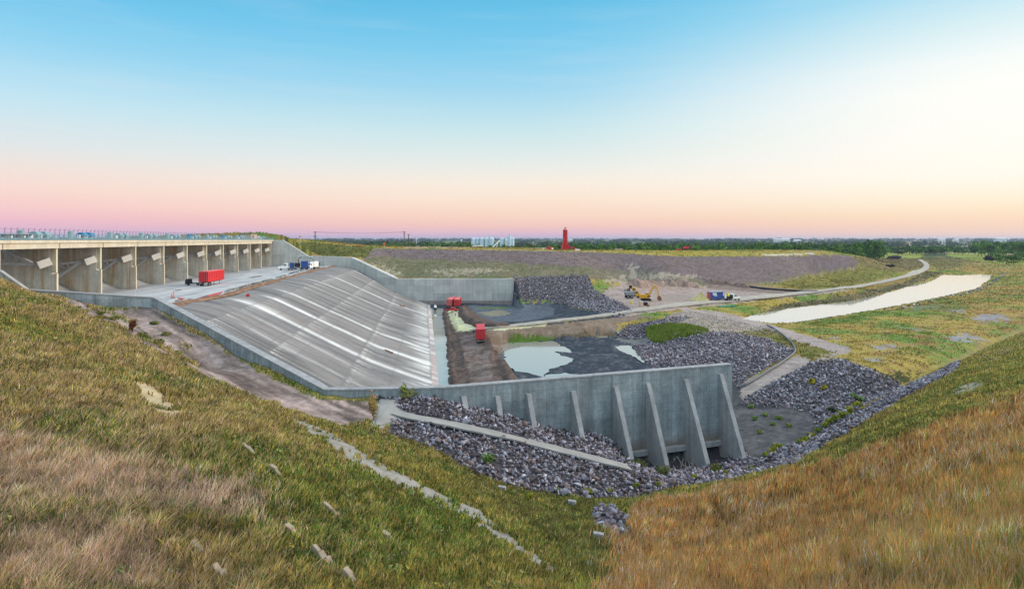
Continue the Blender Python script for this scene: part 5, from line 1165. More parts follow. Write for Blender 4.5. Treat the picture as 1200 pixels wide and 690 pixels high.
# loose things on the apron and the chute
def cone(px,py,lab):
    p=at(px,py,APRON); e=empty('traffic_cone',p,0,lab,'traffic cone','markers near the chute brow'); MB().cyl((0,0,.05),(0,0,1.05),.2,.05,12).build('cone_body',M_ORANGE,e); MB().box((0,0,.03),(.5,.5,.06)).build('base',M_BLACK,e)
cone(201.5,349,'orange cone left of the red marker post on the apron')
p=at(203.6,349,APRON); e=empty('marker_post',p,0,'thin pink red marker post on the apron near the wall corner','marker'); MB().cyl((0,0,0),(0,0,1.7),.07,.07,8).build('post',M_PINK,e); MB().box((0,0,.05),(.5,.5,.1)).build('base',M_BLACK,e)
p=at(211.5,350.2,APRON); e=empty('red_sheet',p,.4,'crumpled red sheet lying on the apron near the marker post','sheet'); MB().box((0,0,.12),(1.1,.5,.2),ry=.15).box((.6,.1,.08),(.7,.6,.12),rz=.5).build('sheet',M_RED,e,bevel=.04)
def chute_pt(px,py):
    k=np.argmin((pxC-px)**2+(pyC-py)**2); i,j=np.unravel_index(k,pxC.shape); return (float(CXY[i,j,0]),float(CXY[i,j,1]),float(ZC[i,j]))
p=chute_pt(290.5,347.5); e=empty('fuel_can',p,.3,'small red and black fuel can sitting on the upper chute','fuel can'); MB().box((0,0,.35),(.8,.5,.55)).build('can',M_RED,e,bevel=.08); MB().bar((-.25,0,.75),(.25,0,.75),.08).bar((-.25,0,.6),(-.25,0,.75),.07).bar((.25,0,.6),(.25,0,.75),.07).build('handle',M_BLACK,e)
p=chute_pt(471,359.5); e=empty('brush_bundle',p,0,'brown bundle of dead brush caught on the far part of the chute','brush'); m=MB()
for k in range(26): a=random.uniform(-1.5,1.5); b=random.uniform(-.9,.9); m.bar((a,b,.05),(a+random.uniform(-.9,.9),b+random.uniform(-.9,.9),random.uniform(.3,1.1)),.07)
m.build('twig_heap',M_RUST,e)
p=chute_pt(452,411); e=empty('chute_pipe',(p[0],p[1],p[2]+.15),0,'dark pipe lying down the lower chute along a white streak','pipe'); q=chute_pt(460,414.5); d_=Vector(q)-Vector(p); MB().cyl((0,0,.1),tuple(d_+Vector((0,0,.1))),.16,.16,8).build('pipe_run',M_RUST,e); MB().cyl(tuple(d_+Vector((0,0,.1))),tuple(d_*1.06+Vector((0,0,.1))),.24,.24,8).build('coupling',M_RUST,e)
# railing stubs on the wall top
for px,lab in ((157,'thin steel post on the wall top, left of the corner'),(179.6,'thin steel post on the wall corner')):
    s_=np.interp(px,[33,180],[0,1]); wx=-89.5+s_*(WALL_A[0]+89.5); wy=113.6+s_*(WALL_A[1]-113.6); wz=-9.35+s_*(-11.25+9.35)
    e=empty('wall_post',(wx,wy+.4,wz-.25),0,lab,'post'); MB().cyl((0,0,0),(0,0,1.5),.045,.045,8).build('post',M_STEEL,e); MB().box((0,0,.45),(.3,.3,.04)).build('base_plate',M_STEEL,e)

# works yard: excavator, dump truck, loader
def track(par,y,L=4.2):
    prof=[(-L/2,.45),(-L/2+.35,.9),(L/2-.35,.9),(L/2,.45),(L/2-.4,.02),(-L/2+.4,.02)]; MB().prism(prof,'y',y-.3,y+.3).build('track',M_BLACK,par,bevel=.05)
x,y,z=gp(757,352.5); z=float(zxy(x,y)); e=empty('excavator',(x,y,z),-.12,'yellow excavator reaching its bucket down on the pale yard','excavator'); e.scale=(1.15,)*3
for s in (-1,1): track(e,s*1.15)
MB().cyl((0,0,.85),(0,0,1.15),.8,.8,16).build('turntable',M_BLACK,e)
MB().prism([(-2.6,1.15),(-2.6,2.3),(-1.9,2.6),(.6,2.5),(1.3,2.0),(1.3,1.15)],'y',-1.3,.35).build('house',M_YEL,e,bevel=.08)
c=MB().prism([(-.2,1.15),(-.2,2.95),(1.0,2.95),(1.5,2.2),(1.5,1.15)],'y',.38,1.35).build('cab',M_YEL,e,bevel=.06)
MB().box((.5,1.37,2.3),(1.2,.04,.95)).build('side_window',M_GLASS,c); MB().box((.55,.36,2.35),(1.1,.03,.9)).build('inner_window',M_GLASS,c); MB().box((1.0,-1.315,1.9),(1.2,.03,.5)).build('vent',M_BLACK,e)
def arm(name,pts,w0,w1,wy=.42):
    m=MB(); n=len(pts)
    for i in range(n-1): m.bar((pts[i][0],-.3,pts[i][1]),(pts[i+1][0],-.3,pts[i+1][1]),wy,w0+(w1-w0)*i/max(1,n-2))
    return m.build(name,M_YEL,e,bevel=.04)
arm('boom',[(1.1,1.7),(1.6,3.3),(2.3,4.7),(3.6,5.9)],.62,.55); arm('stick',[(3.3,6.2),(4.4,4.4),(4.9,2.1)],.5,.38,.36)
MB().bar((1.6,-.3,2.1),(2.5,-.3,4.3),.18).bar((2.0,-.3,4.9),(3.4,-.3,6.3),.18).build('ram',M_CHROME,e)
MB().prism([(4.5,1.9),(5.3,2.1),(5.9,1.2),(5.8,.4),(4.9,.1),(4.3,.7)],'y',-.95,.4).build('bucket',M_RUST,e,bevel=.05)
x,y,z=gp(745,350); z=float(zxy(x,y)); e=empty('dump_truck',(x,y+3,z),.15,'grey bedded yellow dump truck standing behind the excavator','dump truck')
MB().prism([(-4.4,1.5),(-4.8,2.9),(-.2,3.3),(-.2,1.7),(-1.0,1.2)],'y',-1.4,1.4).build('tipper_bed',M_GREY,e,bevel=.05); c=MB().prism([(.1,1.0),(.1,3.4),(1.4,3.4),(1.9,2.3),(3.2,2.1),(3.4,1.0)],'y',-1.15,1.15).build('cab',M_YEL,e,bevel=.06)
MB().box((.75,1.16,2.8),(1.0,.04,.8)).box((.75,-1.16,2.8),(1.0,.04,.8)).build('side_window',M_GLASS,c); MB().add([(1.45,-1,3.3),(1.92,-1,2.38),(1.92,1,2.38),(1.45,1,3.3)],[(0,1,2,3)]).build('windscreen',M_GLASS,c); frame_rails(e,-4,3)
for xx in (-3.6,-1.8,2.2):
    for s in (-1,1): wheel(e,xx,s*1.25,.78,.55)
x,y,z=gp(739.5,341.5); z=float(zxy(x,y)); e=empty('wheel_loader',(x,y,z),2.8,'small yellow wheel loader at the back of the yard by the reddish bank','loader')
MB().prism([(-2.6,.9),(-2.6,2.1),(-.6,2.2),(-.4,1.0)],'y',-.95,.95).build('engine_hood',M_YEL,e,bevel=.06); c=MB().box((.2,0,2.4),(1.4,1.5,1.7)).build('cab',M_BLACK,e,bevel=.05); MB().box((.2,0,3.32),(1.6,1.7,.12)).build('cab_roof',M_YEL,c); MB().box((.92,0,2.6),(.04,1.3,1.0)).build('windscreen',M_GLASS,c)
MB().bar((.8,-.6,1.5),(2.9,-.6,.7),.3).bar((.8,.6,1.5),(2.9,.6,.7),.3).build('lift_arm',M_YEL,e); MB().prism([(2.8,.2),(2.8,1.3),(3.2,1.3),(3.3,.5),(4.0,.2)],'y',-1.35,1.35).build('bucket',M_GREY,e)
for xx in (-1.7,1.3):
    for s in (-1,1): wheel(e,xx,s*1.1,.75,.5)
x,y,z=gp(741,343.6); e=empty('white_block',(x,y,float(zxy(x,y))),.2,'small white crate on the ground before the wheel loader','crate'); MB().box((0,0,.4),(1.2,.8,.7)).build('crate_body',M_WHITE,e,bevel=.04); MB().box((0,0,.78),(1.25,.85,.06)).build('lid',M_WHITE,e)
x,y,z=gp(752.5,358.6); e=empty('tool_container',(x,y,float(zxy(x,y))),.2,'pale pink upright container beside a dark cage on the yard edge','container'); MB().box((-.4,0,1.0),(1.3,1.2,1.9)).build('container_body',mat('pale_pink_paint',(.62,.4,.33),.6),e,bevel=.04); MB().box((-.4,0,2.0),(1.4,1.3,.1)).build('lid',M_WHITE,e)
x,y,z=gp(756.5,358); e=empty('storage_cage',(x,y,float(zxy(x,y))),.1,'dark storage cage with orange straps beside the pale container','cage'); MB().box((0,0,.75),(1.5,1.2,1.3)).build('cage',M_BLACK,e,bevel=.04); MB().box((.8,0,.85),(.12,1.0,.8)).build('strap',M_ORANGE,e)
x,y,z=gp(760,360.6); e=empty('scrap_heap',(x,y,float(zxy(x,y))),0,'dark rust coloured scrap heap beside the gravel road','scrap'); MB().cyl((0,0,-.1),(-.2,0,1.5),1.1,.15,7).build('heap',M_RUST,e); MB().bar((-.8,0,.3),(.6,.3,1.6),.15).build('bar',M_BLACK,e)
x,y,z=gp(740,355); e=empty('yellow_bin',(x,y,float(zxy(x,y))),0,'bright yellow bin on the rocks at the yard edge','bin'); MB().box((0,0,.35),(1.0,.8,.7),taper=1.15).build('bin_body',mat('lemon_paint',(.8,.7,.02),.5),e,bevel=.05); MB().box((0,0,.76),(1.2,1.0,.08)).build('lid',M_YEL,e)
# blue tipping trailer and its white tractor
x,y,z=gp(833,353.3); z=float(zxy(x,y)); e=empty('tipper_truck',(x-.6,y+.5,z),.34,'white tractor truck with a blue tipping trailer beside the sand pile','truck')
MB().prism([(0,1.3),(-.25,4.3),(6.6,4.3),(6.6,1.6),(5.9,1.1)],'y',-1.27,1.27).build('tipper_body',M_BLUE,e,bevel=.04)
MB().box((3.2,0,4.33),(6.6,2.4,.1)).build('roof_sheet',mat('pale_blue_sheet',(.35,.42,.5),.6),e)
MB().box((-.18,0,2.75),(.06,2.3,2.7),ry=-.08).build('tailgate',M_PINK,e)
sg=MB().box((2.0,-1.285,3.4),(2.0,.03,.9)).box((2.5,-1.285,2.65),(1.7,.03,.3)).build('side_sign',M_WHITE,e); m=MB()
for k,(cx_,cz_,w_) in enumerate(((1.5,3.5,.5),(2.3,3.5,.45),(2.0,3.2,1.3))): m.box((cx_,-1.303,cz_),(w_,.01,.14))
m.build('logo_mark',M_BLUE,sg)
frame_rails(e,0,14); MB().cyl((8.3,-.6,1.2),(8.3,-.6,3.0),.5,.5,12).build('tank',M_WHITE,e); MB().cyl((9.6,0,2.4),(10.4,0,2.4),1.0,1.0,14).build('drum',mat('drum_yellow',(.65,.5,.02),.5),e); MB().box((9.4,0,1.6),(3.0,1.8,1.0)).build('black_rack',M_BLACK,e); MB().box((11.5,.0,1.9),(1.8,2.1,1.4)).build('deck_box',M_BLACK,e)
cab(e,16.4,M_WHITE)
for xx in (.9,2.2,9.6,10.9,15.4):
    for s in (-1,1): wheel(e,xx,s*1.05,.52)
# sand pile
x,y,z=gp(822,353); z=float(zxy(x,y)); V=[];Fc=[];n=26
for i in range(9):
    r=i/8
    for k in range(n):
        an=2*math.pi*k/n; rr=r*3.9*(1+.18*math.sin(an*2+1)+.1*math.sin(an*5)); V.append((math.cos(an)*rr*1.1,math.sin(an)*rr,3.9*(1-r)**1.0*(1+.08*math.sin(an*7+i))-(.15 if i==8 else 0)))
for i in range(8):
    for k in range(n): Fc.append((i*n+k,i*n+(k+1)%n,(i+1)*n+(k+1)%n,(i+1)*n+k))
o=MB().add(V,Fc).build('sand_pile',mat('yellow_sand',(.46,.38,.17),.95,.22,1.4,bump=.5)); o.location=(x,y+1,z); tag(o,'greenish yellow sand pile beside the blue tipping trailer','sand pile')
x,y,z=gp(825,356.2); e=empty('tarp_roll',(x,y,float(zxy(x,y))),.1,'dark blue tarp roll on the ground before the blue trailer','tarp'); MB().box((0,0,.18),(3.6,1.2,.3)).cyl((-1.8,.3,.35),(1.8,.3,.35),.3,.3,8).build('folded_tarp',mat('navy_tarp',(.03,.05,.09),.7),e)
x,y,z=gp(850,359.5); e=empty('silt_net',(x,y,float(zxy(x,y))),.3,'green silt netting crumpled at the end of the channel bank','netting'); m=MB()
for k in range(14): m.box((random.uniform(-4,5),random.uniform(-.8,.8),random.uniform(.1,.4)),(random.uniform(.8,2),random.uniform(.5,1),.25),rz=random.uniform(-.6,.6),ry=random.uniform(-.3,.3))
m.build('net',mat('green_net',(.05,.33,.22),.8),e)
# black hose and silt fence
hp=[ray(px,py,90) for px,py in [(866,456),(876,451),(887,444.5),(897,438),(907,432),(915,427),(923,421),(929,416.5),(932,412.5),(931,408),(928,403),(921,396.5),(914,391),(906,385.5),(899,382)]]
o=MB().tube([(a,b,float(zxy(a,b))+.4) for a,b,_ in hp],.26).build('drain_hose',mat('hose_grey',(.09,.10,.12),.6),smooth=True); tag(o,'long dark grey hose curving from the meadow down to the wall end','hose')
fp=[ray(px,py,250) for px,py in [(864,334.5),(877,336.5),(890,338.2),(905,339.8),(920,341),(940,342),(958,342.2)]]; fp=dens([(a,b,float(zxy(a,b))) for a,b,_ in fp],3)
o=wall_strip([(a,b,c+.95) for a,b,c in fp],[c-.3 for _,_,c in fp],.06).build('silt_fence',mat('black_fabric',(.02,.02,.022),.9)); tag(o,'low black silt fence curving between the yard and the green bank','silt fence')

# concrete rubble slabs lying in the hillside grass
M_SLAB=mat('weathered_slab',(.29,.235,.175),.95,.2,3,bump=.4); M_LICHEN=mat('orange_lichen',(.42,.23,.07),.95,.3,6)
for px,py,L_,tilt,lab in ((294,531,2.0,-.55,'weathered slab in the grass, uppermost of the hillside slabs'),(327,559,2.1,-.6,'weathered slab in the grass, next below the uppermost one'),(393,604,2.0,-.55,'weathered slab alone in the grass beside a pale seed stalk'),(349,630,1.9,-.5,'weathered slab in the grass above a lower twin'),(381,658,1.9,-.55,'weathered slab in the grass just below another slab'),(237,652,1.7,-.5,'weathered slab in the grass at the edge of the tan seed heads'),(264,682,1.8,-.5,'lowest weathered slab near the tan seed heads'),(461,638,1.8,-.55,'weathered slab in the grass nearest the pale rill'),(417,684,1.7,-.5,'weathered slab at the very bottom of the hillside')):
    x,y,z=ray(px,py,18); e=empty('rubble_slab',(x,y,float(zxy(x,y))+.10),tilt,lab,'slab','weathered slabs lying in the hillside grass'); e.rotation_euler=(.1,.42,tilt)
    rr=random.Random(px); vs=[]
    m=MB()
    for k in range(4): m.box(((-.5+k/3)*L_*.8,rr.uniform(-.06,.06),rr.uniform(-.03,.05)),(L_*.36,rr.uniform(.26,.42),rr.uniform(.28,.4)),rz=rr.uniform(-.3,.3),ry=rr.uniform(-.15,.15),taper=.8)
    m.build('slab_body',M_SLAB,e,bevel=.04); MB().box((L_*.36,-.05,.19),(L_*.3,.26,.06),rz=.2,taper=.7).box((L_*.12,-.12,.2),(L_*.18,.14,.05),taper=.7).build('lichen_patch',M_LICHEN,e)
for px,py,lab in ((588,575.5,'white concrete block at the foot of the rock slope, uphill of the others'),(670,592,'white concrete block in the grass by the dead stalks'),(701,632,'white concrete block beside the small rock pile')):
    x,y,z=ray(px,py,30); o=MB().box((0,0,.22),(.85,.5,.42),taper=.94).build('concrete_block',mat('block_concrete',(.27,.265,.27),.9,.15,3),bevel=.05); o.location=(x,y,float(zxy(x,y))+.12); o.rotation_euler=(0,.06,random.uniform(-.3,.3)); tag(o,lab,'block')
x,y,z=ray(190,584,18); e=empty('stake',(x,y,float(zxy(x,y))-.1),0,'thin dark wooden stake leaning in the tan grass','stake'); MB().cyl((0,0,0),(-.14,0,1.15),.03,.02,7).build('stake_shaft',M_BARK,e)
x,y,z=ray(806,549,60)
m=MB()
for k in range(7): a=Vector((random.uniform(-1.2,1.2),random.uniform(-.5,.5),.2)); m.cyl(a,a+Vector((random.uniform(-1.5,1.5),random.uniform(-.3,.3),random.uniform(.5,1.6))),.07,.03,6)
o=m.build('dead_branches',mat('bleached_wood',(.38,.33,.3),.9)); o.location=(x,y,float(zxy(x,y))); tag(o,'pale dead branches lying between the tallest buttresses','branches')

# ---------------------------------------------------------------- far things on the plateau and the plain
def pole(px,ytop,d,lab,arms=1,trans=False):
    x=(px-CX)/F*d; z=float(zat(px,d)); zt=-(ytop-HY)/F*d; e=empty('utility_pole',(x,d,z),random.uniform(-.3,.3),lab,'utility pole'); h=zt-z; r=d*.0007
    MB().cyl((0,0,-.5),(0,0,h),max(.16,r),max(.11,r*.8),8).build('pole',M_BARK,e); m=MB()
    for k in range(arms): m.box((0,0,h-.5-1.3*k),(d*.0046,.16,.2))
    m.build('crossarm',M_BARK,e)
    if trans: MB().cyl((.35,0,h-3.6),(.35,0,h-2.2),.42,.42,10).cyl((-.35,0,h-3.2),(-.35,0,h-2.0),.36,.36,10).build('transformer',M_TANK,e)
    m=MB()
    for s in (-1,0,1): m.cyl((s*d*.002,0,h-.4),(s*d*.002,0,h),.1,.06,6)
    m.build('insulator',M_GREY,e); return (x,d,zt)
pa=pole(369.3,271.2,337,'utility pole with transformers on the grass bank behind the far abutment',1,True)
pb=pole(473.7,271.2,400,'tallest of three utility poles beyond the grass hill',2); pole(478.9,274.2,410,'middle one of three utility poles beyond the grass hill',1); pole(482.6,280,430,'shortest of three utility poles beyond the grass hill',1)
m=MB()
for k in range(3):
    o=(k-1)*.8; m.tube([(pa[0]+o+(pb[0]-pa[0])*t,pa[1]+(pb[1]-pa[1])*t,pa[2]-.3+(pb[2]-pa[2])*t-6*t*(1-t)*.5) for t in [i/12 for i in range(13)]],.035,5)
tag(m.build('power_line',M_BLACK),'thin power lines between the pole on the bank and the tallest far pole','power line')
x,y,z=atd(351.6,277.4,336); zz=float(zat(351.6,336)); e=empty('road_sign',(x,y,zz),0,'small yellow diamond sign on a post at the dam crest','sign'); MB().cyl((0,0,-.3),(0,0,z-zz),.06,.06,6).build('post',M_STEEL,e); MB().box((0,-.08,z-zz),(.95,.05,.95),ry=R(45)).build('sign_plate',M_YEL,e)
x,y,z=atd(450.4,285.6,366); zz=float(zat(450.4,366)); e=empty('works_sign',(x,y,zz),0,'round red orange works sign on the brow of the grass hill','sign'); MB().cyl((0,0,-.3),(0,0,max(1.2,z-zz)),.07,.07,6).build('post',M_STEEL,e); MB().cyl((0,-.14,max(1.2,z-zz)),(0,-.08,max(1.2,z-zz)),.75,.75,14).build('sign_plate',M_ORANGE,e)
x,y,z=atd(422,289.4,360); zz=float(zat(422,360)); e=empty('barricade',(x,y,zz),0,'orange barricade across the track on the grass hill','barricade'); MB().box((0,0,.95),(2.4,.08,.35)).box((0,0,.45),(2.4,.08,.3)).build('board',M_ORANGE,e); MB().bar((-1,0,-.1),(-1,0,1.2),.08).bar((1,0,-.1),(1,0,1.2),.08).build('leg',M_STEEL,e)
# red mixing tower
M_TOWER=mat('dull_red_tower',(.46,.015,.02),.55,.25,.6)
d=470; px=662.4; x=(px-CX)/F*d; z=float(zat(px,d)); zt=-(268-HY)/F*d; h=zt-z; e=empty('mixing_tower',(x,d,z),.15,'tall red concrete mixing tower with a flared base on the plateau','tower')
MB().cyl((0,0,h*.22),(0,0,h*.93),1.75,1.75,18).build('silo',M_TOWER,e); MB().cyl((0,0,h*.5),(0,0,h*.505),1.9,1.9,18).cyl((0,0,h*.9),(0,0,h*.905),1.9,1.9,18).build('platform',M_GREY,e); mm=MB()
for k in range(14): mm.bar((1.3,-1.45,h*(.25+.045*k)),(1.9,-1.2,h*(.25+.045*k)),.09)
mm.bar((1.3,-1.45,h*.25),(1.3,-1.45,h*.93),.09).bar((1.9,-1.2,h*.25),(1.9,-1.2,h*.93),.09).build('ladder',M_GREY,e); MB().cyl((0,0,h*.93+.004),(0,0,h*.97),1.75,1.1,18).build('cap',M_TOWER,e); MB().box((.2,0,h+.5),(1.0,1.0,1.0)).build('filter_box',M_GREY,e)
m=MB()
for s in (-1,1):
    for t in (-1,1): m.bar((s*3.1,t*2,-.3),(s*1.2,t*1.1,h*.42),.45)
    m.bar((s*3.1,-2,h*.08),(s*-1.5,-1.2,h*.42),.3)
m.build('leg_frame',M_RED,e); MB().prism([(-3.2,.8),(-1.8,h*.27),(1.7,h*.27),(3.0,.8)],'y',-1.4,1.4).build('hopper',M_RED,e,bevel=.05); MB().bar((-1.9,-1.3,h*.28),(-1.2,-1.3,h*.55),1.0).build('bucket_lift',M_RED,e); MB().bar((2,0,3.2),(9.4,0,.8),1.0).build('conveyor',M_RED,e); MB().box((3.6,-1.5,2.2),(.8,.6,.9)).build('control_box',M_BLUE,e); MB().box((-.6,0,h+.3),(.3,.3,.9)).build('vent_pipe',M_RED,e)
def cont(px,ytop,ybot,w,d,mt,lab,name='shipping_container',cat='container',dp=3):
    x=(px-CX)/F*d; z=float(zat(px,d)); zt=-(ytop-HY)/F*d; h=max(zt-z,1.2); W_=w/F*d; e=empty(name,(x,d,z),.05,lab,cat); MB().box((0,0,h/2),(W_,dp,h)).build('body',mt,e,bevel=.04); m=MB()
    for k in range(int(W_/1.0)): m.box((-W_/2+.5+k,-dp/2-.03,h/2),(.12,.06,h*.9))
    m.build('rib',mt,e); return e,W_,h
e,W_,h=cont(644.6,289.7,293,8.6,455,M_RED,'red shipping container with a white panel beside the thin pole'); MB().box((W_*.3,-1.58,h*.55),(1.4,.05,h*.6)).build('white_panel',M_WHITE,e)
pole(642,280,460,'thin pole standing behind the red container',1)
cont(629.5,291.3,293,20,450,M_WHITE,'long low white pipe stack left of the red container','pipe_stack','pipes')
e,W_,h=cont(560,290,292.8,13.5,440,mat('pale_grey_sheet',(.5,.47,.48),.7),'low pale grey shed beside the white conveyor','shed','shed',8); MB().prism([(-W_/2-.2,h),(W_/2+.2,h),(W_/2-1,h+.7),(-W_/2+1,h+.7)],'y',-4.2,4.2).build('roof',M_WHITE,e); MB().box((1,-4.03,h*.4),(4,.06,h*.8)).build('door',M_DARK,e)
# white conveyor
d=450; x0=(576-CX)/F*d; z0=float(zat(576,d)); x1=(585.6-CX)/F*d; z1=-(281.5-HY)/F*d; e=empty('stacking_conveyor',(x0,d,z0),0,'white slanting conveyor in front of the grain silos','conveyor'); MB().bar((0,0,0),(x1-x0,0,z1-z0),1.2,1.0).build('conveyor_boom',M_WHITE,e); MB().bar((3.2,-1,0),(x1-x0-.8,-.6,z1-z0-.8),.4).bar((3.2,1,0),(x1-x0-.8,.6,z1-z0-.8),.4).build('support_leg',M_WHITE,e)
# grain silos
M_SILO=mat('galvanised_silo',(.50,.62,.72),.45,.1,.3,metal=.2); d=1050; x0=(577-CX)/F*d; z0=float(zat(577,d)); e=empty('grain_silos',(x0,d,z0),0,'row of pale blue grain silos with a lift tower above the trees','grain silos'); sc=d/F
for px,yt,w in ((554.8,279.0,5.2),(559.2,278.8,4.6),(564.6,278.7,5.0),(570.2,278.8,4.8),(576.3,278.8,5.4),(588,279.2,5.0),(593.2,280.2,3.4),(597,276.6,4.4),(601,278.6,3.4)):
    zt=-(yt-HY)*sc-z0; r=w*sc/2; yy=random.uniform(-3,3); cb=MB().cyl(((px-577)*sc,yy,0),((px-577)*sc,yy,zt-1.0),r,r,18).build('silo',M_SILO,e); MB().cyl(((px-577)*sc,yy,zt-.995),((px-577)*sc,yy,zt+1.0),r*1.02,r*.15,18).build('roof',M_SILO,cb)
MB().box(((572.8-577)*sc,6,-(275.2-HY)*sc/2-z0/2),(2.2,2.2,-(275.2-HY)*sc-z0)).build('lift_tower',M_SILO,e); MB().bar(((573-577)*sc,0,-(277.8-HY)*sc-z0),((586-577)*sc,0,-(279.2-HY)*sc-z0),1.0).build('top_conveyor',M_SILO,e); MB().box(((597-577)*sc,0,-(275.4-HY)*sc-z0),(2.6,2.6,3.0)).build('head_house',M_SILO,e)
# plant on the plateau to the right of the tower
cont(795.5,292.6,295.6,6,520,M_RED,'small red and white feed bin on the plateau beside the dark screen','feed_bin','bin')
d=520; x0=(806-CX)/F*d; z0=float(zat(806,d)); e=empty('screening_plant',(x0,d,z0),.2,'dark slanting screening plant on the plateau beside the red bin','screening plant'); MB().bar((-3.5,0,1.2),(6.2,0,5.0),1.6,1.5).build('conveyor_boom',M_SKIN,e); MB().prism([(-4,1.6),(-3,3.4),(0,3.4),(1,1.6)],'y',-1.5,1.5).build('hopper',M_RED,e); MB().bar((-3,-1,-.3),(-2,-1,2),.4).bar((2,-1,-.3),(2,-1,3),.4).bar((2,1,-.3),(2,1,3),.4).bar((-3,1,-.3),(-2,1,2),.4).build('leg',M_SKIN,e); MB().box((4.6,-.2,3.9),(2,1.7,.3),ry=-.35).build('yellow_guard',M_YEL,e)
cont(676.5,292.5,294.3,5,455,M_WHITE,'small white skip at the right foot of the red tower','skip','skip')
cont(725,292.6,293.9,9,520,mat('pale_pink_sheet',(.6,.45,.42),.8),'low pale sheeted heap among the scrub on the plateau','sheeted_heap','heap')
# far farm buildings and water towers
M_FARM=mat('pale_metal_cladding',(.62,.62,.64),.6,.05,.2)
for px,py,w,hh,d,lab in ((916,281.6,18,1.3,3400,'long white far shed on the plain left of centre of the tree belt'),(934,282.6,8,1.1,2900,'short white far shed next to the long one'),(1103,281.6,7,1.6,3000,'white far barn above the tan field'),(1120,281.6,5,1.3,3100,'small white far barn right of the larger one'),(1172,281.2,12,1.8,3000,'pale blue grey far shed beyond the right wood'),(668,281.5,6,1.1,3600,'pale far barn behind the red tower')):
    x=(px-CX)/F*d; z=float(zat(px,d)); zt=-(py-hh-HY)/F*d; W_=w/F*d; h=max(zt-z,6); e=empty('far_barn',(x,d,z),random.uniform(-.2,.2),lab,'barn'); MB().box((0,0,h/2),(W_,18,h)).build('wall',M_FARM,e); MB().prism([(-9.6,h+.05),(9.6,h+.05),(0,h+3)],'x',-W_/2-.5,W_/2+.5).build('roof',M_FARM,e); MB().box((W_*.2,-9.05,h*.35),(W_*.15,.1,h*.7)).build('door',M_GREY,e)
for px,yt,d,lab in ((488,279.4,2400,'small pale blue water tower left of the silos'),(540.5,280.4,2300,'small white water tower just left of the silos')):
    x=(px-CX)/F*d; z=float(zat(px,d)); zt=-(yt-HY)/F*d; h=zt-z; e=empty('water_tower',(x,d,z),0,lab,'water tower'); MB().cyl((0,0,h-5),(0,0,h),3.2,2.2,12).cyl((0,0,h-7),(0,0,h-4.9),1.4,3.2,12).build('tank',M_SILO,e); MB().cyl((0,0,0),(0,0,h-6),1.2,1.0,10).build('stem',M_SILO,e)
# ---------------------------------------------------------------- evening air
hz_=MB().box((0,8100,12),(76000,16900,106)); m,nt_,b_=new_mat('evening_haze'); N_=nt_.nodes
N_.remove(b_); pv=N_.new('ShaderNodeVolumePrincipled'); pv.inputs['Color'].default_value=(.50,.62,.85,1); pv.inputs['Density'].default_value=5e-5; pv.inputs['Anisotropy'].default_value=.2
nt_.links.new(pv.outputs[0],N_['Material Output'].inputs['Volume'])
o=hz_.build('haze',m); o['kind']='stuff'; o['label']='thin evening haze over the whole plain'
# ---------------------------------------------------------------- sky, sun, render settings
def srgb(r,g,b): 
    f=lambda c: (c/255/12.92 if c/255<=.04045 else ((c/255+.055)/1.055)**2.4)
    return (f(r),f(g),f(b),1)
W=bpy.data.worlds.new('World'); SC.world=W; W.use_nodes=True; nt=W.node_tree; N=nt.nodes; L=nt.links
bg=N['Background']; out=N['World Output']
tc=N.new('ShaderNodeTexCoord'); sx=N.new('ShaderNodeSeparateXYZ'); L.new(tc.outputs['Generated'],sx.inputs[0])
def elev(py):
    if 184<=py<=278: py=py+(279-py)*.10
    return math.sin(math.atan((HY-py)/F))
def ramp(stops):
    r=N.new('ShaderNodeValToRGB'); e=r.color_ramp.elements
    mr=N.new('ShaderNodeMapRange'); mr.inputs['From Min'].default_value=-.02; mr.inputs['From Max'].default_value=1.0; L.new(sx.outputs['Z'],mr.inputs['Value']); L.new(mr.outputs[0],r.inputs['Fac'])
    while len(e)>1: e.remove(e[-1])
    first=True
    for z,c in stops:
        p=(z+.02)/1.02
        if first: e[0].position=p; e[0].color=c; first=False
        else: q=e.new(p); q.color=c
    return r.outputs['Color']
HI=[(.50,(.45,.80,1.05,1)),(.66,(1.0,1.2,1.4,1)),(1.0,(1.15,1.3,1.45,1))]  # overhead sky, out of view, brightened as added fill light
left=ramp([(-.02,srgb(200,172,205)),(elev(279),srgb(206,180,213)),(elev(271),srgb(228,181,210)),(elev(259),srgb(245,189,205)),(elev(246),srgb(250,203,204)),(elev(228),srgb(250,217,209)),(elev(205),srgb(238,224,218)),(elev(184),srgb(223,229,231)),(elev(148),srgb(192,228,243)),(elev(95),srgb(145,211,241)),(elev(45),srgb(108,195,235)),(elev(0),srgb(72,178,226))]+HI)
mid=ramp([(-.02,srgb(205,180,205)),(elev(279),srgb(210,180,205)),(elev(272),srgb(234,188,199)),(elev(264),srgb(247,200,188)),(elev(251),srgb(251,213,192)),(elev(230),srgb(252,228,207)),(elev(208),srgb(249,236,221)),(elev(185),srgb(233,236,230)),(elev(155),srgb(203,230,234)),(elev(105),srgb(160,214,238)),(elev(55),srgb(124,202,236)),(elev(0),srgb(98,190,230))]+HI)
right=ramp([(-.02,srgb(250,205,185)),(elev(279),srgb(250,210,190)),(elev(268),srgb(251,212,185)),(elev(253),srgb(253,226,193)),(elev(236),srgb(254,240,215)),(elev(214),srgb(255,248,234)),(elev(185),srgb(255,250,240)),(elev(140),srgb(254,252,246)),(elev(112),srgb(244,249,246)),(elev(75),srgb(212,236,241)),(elev(38),srgb(172,221,240)),(elev(0),srgb(132,205,237))]+HI)
